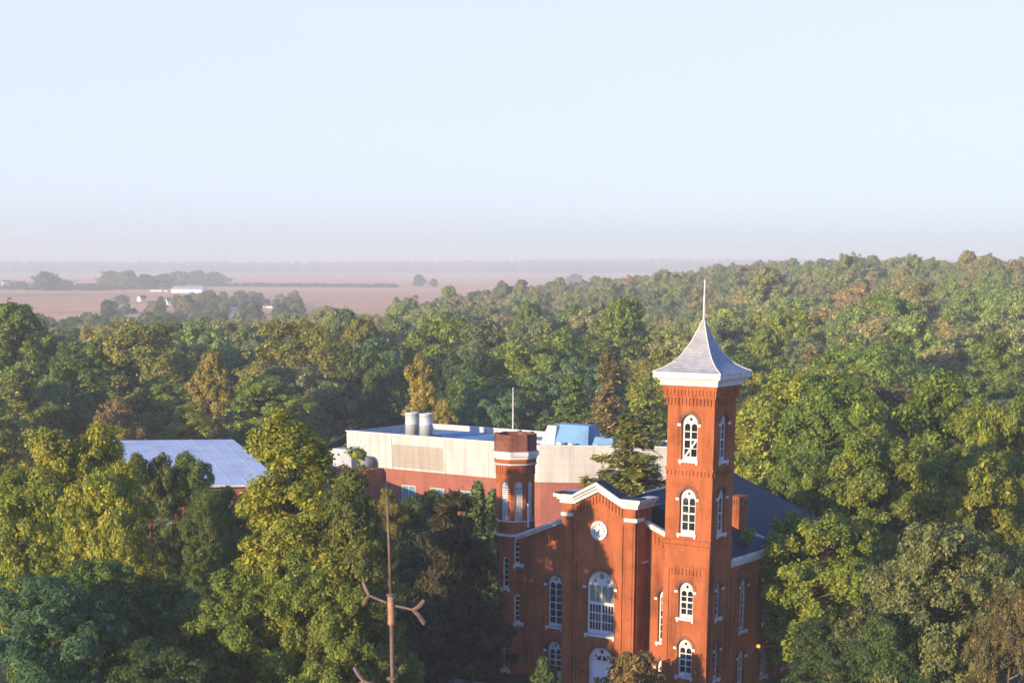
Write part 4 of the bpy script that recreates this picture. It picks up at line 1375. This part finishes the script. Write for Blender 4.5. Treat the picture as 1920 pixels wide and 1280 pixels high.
MID = 'trees of the wood behind the halls'
for a in (
    ('pine_tree', 'pine', 1185, 765, 192, 250, 'olive green', 'layered pine between the clock gable and the tower'),
    ('pine_tree', 'pine_thin', 1140, 655, 262, 120, 'russet', 'reddish pine behind the blue plant room'),
    ('pine_tree', 'pine', 1075, 690, 270, 140, 'green', 'green pine left of the reddish pine'),
    ('pine_tree', 'pine_thin', 1215, 700, 245, 110, 'olive green', 'olive pine just left of the tower cornice'),
    ('pine_tree', 'pine', 1525, 640, 330, 110, 'brownish', 'brownish layered pine above the oaks right of the spire'),
    ('leafy_tree', 'wood3', 785, 662, 292, 115, 'golden', 'golden pointed tree right behind the silver exhaust stacks'),
    ('leafy_tree', 'wood1', 832, 742, 288, 70, 'golden', 'small golden tree right of the silver exhaust stacks'),
    ('leafy_tree', 'wood4', 540, 598, 330, 215, 'olive green', 'huge domed tree behind the tall peaked tree'),
    ('leafy_tree', 'wood1', 395, 650, 300, 110, 'golden', 'yellowish tree left of the huge domed tree'),
    ('leafy_tree', 'wood1', 285, 598, 370, 130, 'brownish', 'tall brownish tree above the annex roof'),
    ('leafy_tree', 'wood1', 25, 556, 330, 190, 'fresh green', 'tall green tree at the left edge of the picture below the plain'),
    ('leafy_tree', 'wood0', 880, 655, 330, 150, 'dark green', 'dark round tree behind the white pole'),
    ('leafy_tree', 'wood0', 985, 640, 345, 130, 'blue green', 'blue green tree right behind the white pole'),
    ('leafy_tree', 'wood2', 680, 650, 325, 160, 'dark green', 'dark spreading tree left of the golden pointed tree'),
    ('leafy_tree', 'wood1', 1165, 548, 400, 150, 'fresh green', 'bright green peaked tree left of the spire'),
    ('leafy_tree', 'wood3', 1060, 610, 360, 150, 'fresh green', 'bright green sloping tree above the blue plant room'),
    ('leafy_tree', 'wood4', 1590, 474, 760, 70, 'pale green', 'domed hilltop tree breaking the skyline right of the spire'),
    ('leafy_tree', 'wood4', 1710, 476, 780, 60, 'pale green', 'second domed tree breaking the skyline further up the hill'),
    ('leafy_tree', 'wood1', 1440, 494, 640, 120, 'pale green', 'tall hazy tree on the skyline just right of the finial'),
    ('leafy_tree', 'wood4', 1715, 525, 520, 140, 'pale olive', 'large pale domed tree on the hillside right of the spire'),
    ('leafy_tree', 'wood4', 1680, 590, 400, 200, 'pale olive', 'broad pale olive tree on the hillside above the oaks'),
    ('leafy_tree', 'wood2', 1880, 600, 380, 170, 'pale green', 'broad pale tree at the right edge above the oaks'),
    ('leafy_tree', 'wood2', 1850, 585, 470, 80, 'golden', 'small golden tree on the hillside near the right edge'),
    ('leafy_tree', 'wood5', 100, 700, 290, 150, 'green', 'green tree behind the yellow green cluster at left'),
    ('leafy_tree', 'wood6', 215, 745, 275, 120, 'russet', 'rusty brown tree behind the annex left end'),
):
    tree_px(*a[:8], group=MID if a[0] == 'leafy_tree' else 'pines behind the halls')

# the wood behind: nearest trees one by one, the rest as one mass
SPOTS = []
rg = np.random.default_rng(77)
placed = [(o.location.x, o.location.y) for o in bpy.data.objects if o.name.split('.')[0].endswith('_tree')]
placed = np.array(placed)
def keep_spot(x, y):
    px = 960 + 3209 * x / y
    if y < 285 and px < 1335: 
        if not (px < 250 and y > 262): return False
    if px >= 1335 and y < 225: return False
    if y > 900 and px < 520 and rg.uniform() < 0.25: return False
    return True
gy = 228.0
while gy < 1700:
    step = 18.0 if gy < 450 else (19.0 if gy < 800 else 21.0)
    half = gy * 0.335 + 12
    gx = -half
    while gx < half:
        x = gx + rg.uniform(-4.5, 4.5); y = gy + rg.uniform(-4.5, 4.5)
        edge = float(np.interp(960 + 3209 * x / y, [-150, 0, 200, 450, 560, 760, 1000, 1400], [430, 460, 490, 520, 680, 900, 1200, 1600])) * (1 + 0.06 * math.sin(x / 37))
        if keep_spot(x, y) and y < edge:
            dm = np.min((placed[:, 0] - x) ** 2 + (placed[:, 1] - y) ** 2)
            if dm > 90:
                SPOTS.append((x, y))
        gx += step
    gy += step * 0.95
SPOTS.sort(key=lambda p: p[1])
NIND = 215
MARKS = [(60, 'at the far left'), (170, 'above the yellow green cluster'), (300, 'above the annex roof'), (420, 'left of the huge domed tree'), (560, 'around the huge domed tree'),
         (690, 'left of the silver exhaust stacks'), (800, 'behind the silver exhaust stacks'), (960, 'behind the white pole'), (1080, 'above the blue plant room'), (1200, 'left of the spire'),
         (1330, 'behind the spire'), (1450, 'right of the spire'), (1600, 'above the big oaks'), (1760, 'on the hillside'), (99999, 'at the far right')]
ROWS = [(300, 'wood front edge'), (340, 'second wood row'), (390, 'middle wood rows'), (9999, 'deepest wood rows')]
PALW = [('green', 5), ('olive green', 4), ('dark green', 2.0), ('fresh green', 4.5), ('greyish green', 3), ('yellow green', 2.5), ('golden', 0.3), ('brownish', 0.25), ('blue green', 0.8)]
PALH = [('pale green', 3), ('pale olive', 3), ('pale fresh', 3), ('soft green', 2), ('pale tan', 0.6), ('fresh green', 1)]  # mist over the hill and deep wood, put into paler leaf colours
SHAPE = {'round': 'round crowned', 'tall': 'upright', 'spread': 'spreading', 'peak': 'pointed'}
SH = ['round', 'tall', 'spread', 'peak', 'round', 'tall', 'spread']
names, wts = zip(*PALW)
WOODLIST = []
for x, y in SPOTS[:NIND]:
    px = 960 + 3209 * x / y
    k = RND.randrange(7)
    col = RND.choices(names, wts)[0]
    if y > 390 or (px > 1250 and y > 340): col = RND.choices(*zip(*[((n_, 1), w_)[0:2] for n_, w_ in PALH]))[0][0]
    if y < 330 and 640 < px < 1050: col = RND.choice(['dark green', 'dark green', 'green', 'blue green'])
    h0 = KIND[WOODS[k]][1]
    hh = h0 * RND.uniform(0.64, 1.02) * (0.85 if y < 320 else 1)
    if px < 545 and y > 325: hh = min(hh, max(11.0, 38 - 96 / 3209 * y - float(terrain(x, y)) + RND.uniform(-1.5, 1.0)))
    mk = next(t for lim, t in MARKS if px < lim)
    rw = next(t for lim, t in ROWS if y < lim)
    lab = '%s %s tree %s, %s' % (SHAPE[SH[k]], {'pale fresh': 'lime green', 'pale tan': 'tan', 'soft green': 'grey green'}.get(col, col), mk, rw)
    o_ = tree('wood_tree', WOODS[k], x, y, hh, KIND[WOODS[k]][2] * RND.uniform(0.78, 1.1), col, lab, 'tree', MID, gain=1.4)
    WOODLIST.append((px, o_))

bylab = {}
for px, o_ in WOODLIST: bylab.setdefault(o_['label'], []).append((px, o_))
for lab, lst in bylab.items():
    if len(lst) in (2, 3):
        lst.sort(key=lambda q: q[0])
        for (px, o_), wd_ in zip(lst, ('left', 'right') if len(lst) == 2 else ('left', 'middle', 'right')):
            o_['label'] = lab.replace(' crowned', '').replace(' tree ', ' tree, %s of %s, ' % (wd_, 'two' if len(lst) == 2 else 'three'), 1)

# stuff: far woods as instances on points
def scatter(name, pts, kinds, hmin, hmax, cols, flat=1.0):
    """one object: a point cloud that carries tree crowns (geometry nodes)"""
    me = bpy.data.meshes.new(name)
    P = np.array([(x, y, float(terrain(x, y)) - 0.8) for x, y in pts], dtype=np.float32)
    me.vertices.add(len(P))
    me.vertices.foreach_set('co', P.ravel())
    r_ = np.random.default_rng(len(P))
    for nm, tp, arr in (('scl', 'FLOAT', r_.uniform(hmin, hmax, len(P))), ('rot', 'FLOAT', r_.uniform(0, 6.28, len(P))), ('idx', 'INT', r_.integers(0, len(kinds), len(P)))):
        at_ = me.attributes.new(nm, tp, 'POINT')
        at_.data.foreach_set('value', arr.astype(np.float32 if tp == 'FLOAT' else np.int32))
    ta = me.attributes.new('tint', 'FLOAT_COLOR', 'POINT')
    tc_ = np.array([(*[1.32 * q for q in C_[c]], 1) for c in cols], dtype=np.float32)[r_.integers(0, len(cols), len(P))]
    ta.data.foreach_set('color', tc_.ravel())
    o = bpy.data.objects.new(name, me)
    COL.objects.link(o)
    o.color = (0, 0, 0, 1)
    ng = bpy.data.node_groups.new(name + '_nodes', 'GeometryNodeTree')
    ng.interface.new_socket('Geometry', in_out='INPUT', socket_type='NodeSocketGeometry')
    ng.interface.new_socket('Geometry', in_out='OUTPUT', socket_type='NodeSocketGeometry')
    gi, go = ng.nodes.new('NodeGroupInput'), ng.nodes.new('NodeGroupOutput')
    jn = ng.nodes.new('GeometryNodeJoinGeometry')
    srcs = []
    for k in kinds:
        srcs.append(bpy.data.objects.new('far_crown', KIND[k][0][0]))
    for s_ in reversed(srcs):
        oi = ng.nodes.new('GeometryNodeObjectInfo')
        oi.inputs['Object'].default_value = s_
        oi.inputs['As Instance'].default_value = True
        ng.links.new(oi.outputs['Geometry'], jn.inputs[0])
    ip = ng.nodes.new('GeometryNodeInstanceOnPoints')
    ip.inputs['Pick Instance'].default_value = True
    def attr(nm, tp):
        a = ng.nodes.new('GeometryNodeInputNamedAttribute')
        a.data_type = tp
        a.inputs['Name'].default_value = nm
        return a.outputs[0]
    ng.links.new(gi.outputs[0], ip.inputs['Points'])
    ng.links.new(jn.outputs[0], ip.inputs['Instance'])
    ng.links.new(attr('idx', 'INT'), ip.inputs['Instance Index'])
    cx = ng.nodes.new('ShaderNodeCombineXYZ')
    ng.links.new(attr('rot', 'FLOAT'), cx.inputs[2])
    ng.links.new(cx.outputs[0], ip.inputs['Rotation'])
    ng.links.new(attr('scl', 'FLOAT'), ip.inputs['Scale'])
    ng.links.new(ip.outputs[0], go.inputs[0])
    md = o.modifiers.new('trees', 'NODES')
    md.node_group = ng
    tag(o, kind='stuff')
    return o
far = SPOTS[NIND:]
scatter('distant_woods', far, WOODS, 0.62, 0.95, ['pale green', 'pale olive', 'soft green', 'pale fresh', 'pale green', 'soft green', 'pale tan', 'pale fresh'])  # pale tints carry mist in the leaf colour

# trees out on the plain
PL = 'trees on the open plain'
for px, yb, ht, wpx, k, col, lab in (
    (85, 543, 32, 48, 'field', 'dark green', 'large round tree by the farmhouse on the plain'),
    (118, 543, 18, 34, 'field_wide', 'green', 'lower tree right of the large round plain tree'),
    (30, 541, 14, 40, 'field_wide', 'green', 'low tree left of the large round plain tree'),
    (205, 540, 30, 50, 'field_wide', 'greyish green', 'leftmost tall tree of the grove by the long barn'),
    (238, 541, 32, 44, 'field', 'greyish green', 'tree of the grove by the long barn, above the white sheds'),
    (272, 541, 26, 40, 'field', 'dark green', 'dark domed tree of the grove beside the long barn'),
    (305, 538, 24, 40, 'field', 'green', 'green tree of the grove behind the long barn'),
    (335, 534, 24, 44, 'field_wide', 'greyish green', 'middle tree of the grove behind the long barn'),
    (368, 533, 25, 44, 'field', 'greyish green', 'tall tree of the grove right of the long barn'),
    (400, 533, 22, 44, 'field', 'greyish green', 'right end tree of the grove on the plain'),
    (165, 543, 12, 60, 'field_wide', 'blue green', 'low hedge tree between the two plain groves'),
    (224, 566, 14, 28, 'field', 'greyish green', 'lone small tree left of the white plain cottage'),
    (785, 535, 20, 20, 'field', 'dark green', 'lone round tree standing out in the fields'),
    (812, 536, 14, 14, 'field', 'dark green', 'smaller lone tree in the fields beside the round one'),
    (1078, 530, 16, 30, 'field_wide', 'dark green', 'dark tree on the far wood edge before the fields'),
):
    d = 3209 * 38 / (yb - 492 + 1e-6)
    x = (px - 960) / 3209 * d
    tree('field_tree', k, x, d, ht / 3209 * d, wpx / 3209 * d / 2, col, lab, 'tree', PL)

def far_line(pts_px, spread, n):
    out = []
    for (x0, y0), (x1, y1) in pts_px:
        for i in range(n):
            t = rg.uniform()
            px = x0 + (x1 - x0) * t
            d = 3209 * 38 / (y0 + (y1 - y0) * t - 492) * (1 + rg.normal(0, spread))
            out.append(((px - 960) / 3209 * d, d))
    return out
hl = far_line([((-60, 541), (260, 541))], 0.012, 120) + far_line([((380, 535), (740, 537))], 0.006, 420)
scatter('hedgerow', hl, ['field', 'field_wide'], 0.22, 0.48, ['dark green', 'blue green'])
fl = []
for i in range(2600):
    d = rg.uniform(6200, 8600)
    fl.append(((rg.uniform(-80, 2000) - 960) / 3209 * d, d))
fl += far_line([((-80, 509), (330, 509)), ((860, 506), (905, 506)), ((1050, 511), (1110, 511))], 0.03, 90)
scatter('distant_treeline', fl, WOODS[:3], 0.6, 1.0, ['dark green', 'blue green'])
# village trees between the wood and the fields, parted round the cottages
HOUSES = [(313, 570, 1), (262, 563, 1), (245, 597, 1), (95, 611, 1), (345, 610, 1), (430, 584, 1), (489, 577, 1), (503, 577, 1)]
vt = []
while len(vt) < 1000:
    d = rg.uniform(470, 1700) ** 1.0
    px = rg.uniform(-60, 560)
    yb = 492 + 3209 * 38 / d
    if px < 190 and d > 1080: continue
    if px < 300 and d > 1330 and rg.uniform() < 0.85: continue
    if d > 1500 and rg.uniform() < 0.5: continue
    if any(abs(px - hx) < 13 and hy - 8 < yb < hy + 40 for hx, hy, _ in HOUSES): continue
    vt.append(((px - 960) / 3209 * d, d))
scatter('village_trees', vt, ['field', 'field_wide', 'wood0', 'wood4'], 0.27, 0.50, ['green', 'greyish green', 'dark green', 'soft green', 'pale olive'])

# ------------------------------------------------------------------ houses on the plain and among the trees
def house(px, yb, wpx, hpx, label, rz=0.3, wall='house_white', roof='shingle', name='cottage', cat='house', long=1.3, group='buildings out on the plain', d=None, z=None):
    if d is None: d = 3209 * 38 / (yb - 492)
    x = (px - 960) / 3209 * d
    gz = float(terrain(x, d)) if z is None else z
    root = empty(name, (x, d, gz), rz)
    tag(root, label, cat, group)
    w_, h_ = wpx / 3209 * d, hpx / 3209 * d
    dp = w_ / long
    e = h_ * 0.58
    m = MB()
    m.poly([(-w_/2, -dp/2, -1), (w_/2, -dp/2, -1), (w_/2, dp/2, -1), (-w_/2, dp/2, -1), (-w_/2, -dp/2, e), (w_/2, -dp/2, e), (w_/2, dp/2, e), (-w_/2, dp/2, e), (-w_/2, 0, h_ - .1), (w_/2, 0, h_ - .1)],
           [(0, 1, 5, 4), (2, 3, 7, 6), (1, 2, 6, 9, 5), (3, 0, 4, 8, 7), (3, 2, 1, 0)])
    m.build('wall', M[wall], root)
    m = MB()
    ov = 0.4
    a, b = w_/2 + ov, dp/2 + ov
    sl = (h_ - e) / (dp/2)
    ze = e - ov * sl
    p = [(-a, -b, ze), (a, -b, ze), (a, 0, h_), (-a, 0, h_), (a, b, ze), (-a, b, ze)]
    q = [(x_, y_, z_ + 0.25) for x_, y_, z_ in p]
    m.poly(p + q, [(0, 3, 2, 1), (3, 5, 4, 2), (6, 7, 8, 9), (9, 8, 10, 11), (0, 1, 7, 6), (4, 5, 11, 10), (1, 2, 8, 7), (2, 4, 10, 8), (5, 3, 9, 11), (3, 0, 6, 9)])
    m.build('roof', M[roof], root)
    if wpx >= 9 and cat == 'house':
        nwin = 3
        for i in range(nwin):
            m = MB()
            c = -w_/2 + w_ * (i + 1) / (nwin + 1)
            m.box(c - w_*.05, c + w_*.05, -dp/2 - 0.06, -dp/2 - 0.003, e * .35, e * .75)
            m.build('window', M['glass'], root)
        m = MB()
        m.box(w_*.2, w_*.2 + w_*.06, -dp*.1, dp*.02, e, h_ + 1.0)
        m.build('chimney', M['brick_new'], root)
    return root
house(10, 533, 16, 9, 'white farmhouse at the left edge of the plain', 0.4)
house(57, 538, 13, 9, 'white farmhouse left of the large round plain tree', -0.4)
house(290, 545, 22, 6, 'long low white shed below the dark domed grove tree', 0.05, name='farm_shed', cat='shed', long=2.5)
house(308, 545, 8, 6, 'small white shed right of the long low white shed', 0.2, name='farm_shed', cat='shed')
house(352, 547, 62, 11, 'long barn with a pale blue roof beside the plain grove', -0.25, roof='grey_metal', name='barn', cat='barn', long=2.6)
house(210, 529, 34, 4, 'long pale shed behind the grove on the plain', 0.0, name='farm_shed', cat='shed', long=4)
house(262, 563, 14, 11, 'white cottage with a grey roof at the village edge', 0.9)
house(313, 570, 9, 13, 'narrow white house in the village trees', 0.5, long=1.0)
house(245, 597, 16, 12, 'white gabled house with its long roof slope among the trees', -0.6)
house(95, 611, 18, 12, 'pink brick house with a white porch at left among the trees', 0.3, 'brick_new')
house(345, 610, 10, 8, 'small white house above the brownish tree', 0.6)
house(430, 584, 14, 5, 'low tan house among the village trees', 0.1, 'tan_siding', long=2)
house(489, 577, 8, 7, 'left one of the two bright white village houses', 0.2)
house(503, 577, 12, 7, 'right one of the two bright white village houses', -0.2, long=1.6)
house(132, 502, 9, 4, 'tiny white farm building near the horizon at left', 0.1, group='far farm buildings')
house(207, 506, 14, 7, 'tiny white farmstead below the horizon above the plain grove', -0.3, group='far farm buildings')
house(28, 505, 6, 4, 'tiny white house near the horizon at the left edge', 0.0, group='far farm buildings')
house(660, 503, 18, 4, 'long white far shed on the horizon left of the lone field trees', 0.0, name='farm_shed', cat='shed', long=3, group='far farm buildings')
house(800, 502, 6, 4, 'tiny white shed on the horizon above the lone field trees', 0.0, name='farm_shed', cat='shed', group='far farm buildings')
house(1035, 502, 15, 4, 'white far shed on the horizon above the flagpole', 0.0, name='farm_shed', cat='shed', long=3, group='far farm buildings')
house(1088, 506, 17, 5, 'cream far shed on the plain left of the spire', 0.1, name='farm_shed', cat='shed', long=3, group='far farm buildings')
house(-6, 1010, 26, 42, 'orange brick house end at the left picture edge', 0.5, 'brick_new', d=205, z=0, group='buildings near the halls')
house(1722, 925, 22, 40, 'white gabled house glimpsed between the right oaks', 0.6, d=222, z=0.5, group='buildings near the halls')
house(1805, 985, 42, 30, 'grey roofed house glimpsed under the right oaks', 0.2, 'tan_siding', d=215, z=0, group='buildings near the halls')

# ------------------------------------------------------------------ paths by the hall
m = MB()
c0 = Vector((O.x, O.y, 0))
ud, vd = Vector((math.cos(R(TH)), -math.sin(R(TH)), 0)), Vector((math.sin(R(TH)), math.cos(R(TH)), 0))
def loc(u, v, z=0): return tuple(c0 + ud * u + vd * v + Vector((0, 0, z)))
m.poly([loc(-12.4, -26, .02), (loc(-9.6, -26, .02)), loc(-9.6, -1.7, .02), loc(-12.4, -1.7, .02)], [(0, 1, 2, 3)])
m.poly([loc(-40, -4.6, .024), loc(-12.41, -4.6, .024), loc(-12.41, -2.9, .024), loc(-40, -2.9, .024)], [(0, 1, 2, 3)])
tag(m.build('path', M['paving']), kind='structure')

# ------------------------------------------------------------------ haze over the country
m = MB()
m.box(-15500, 15500, -400, 23000, -4, 62)
hz = bpy.data.materials.new('morning_haze')
hz.use_nodes = True
n_ = hz.node_tree.nodes
n_.remove(n_['Principled BSDF'])
pv = n_.new('ShaderNodeVolumePrincipled')
pv.inputs['Color'].default_value = (0.71, 0.745, 0.775, 1)
pv.inputs['Density'].default_value = 0.00026
pv.inputs['Anisotropy'].default_value = 0.0
hz.node_tree.links.new(pv.outputs[0], n_['Material Output'].inputs['Volume'])
tag(m.build('haze', hz), kind='stuff')
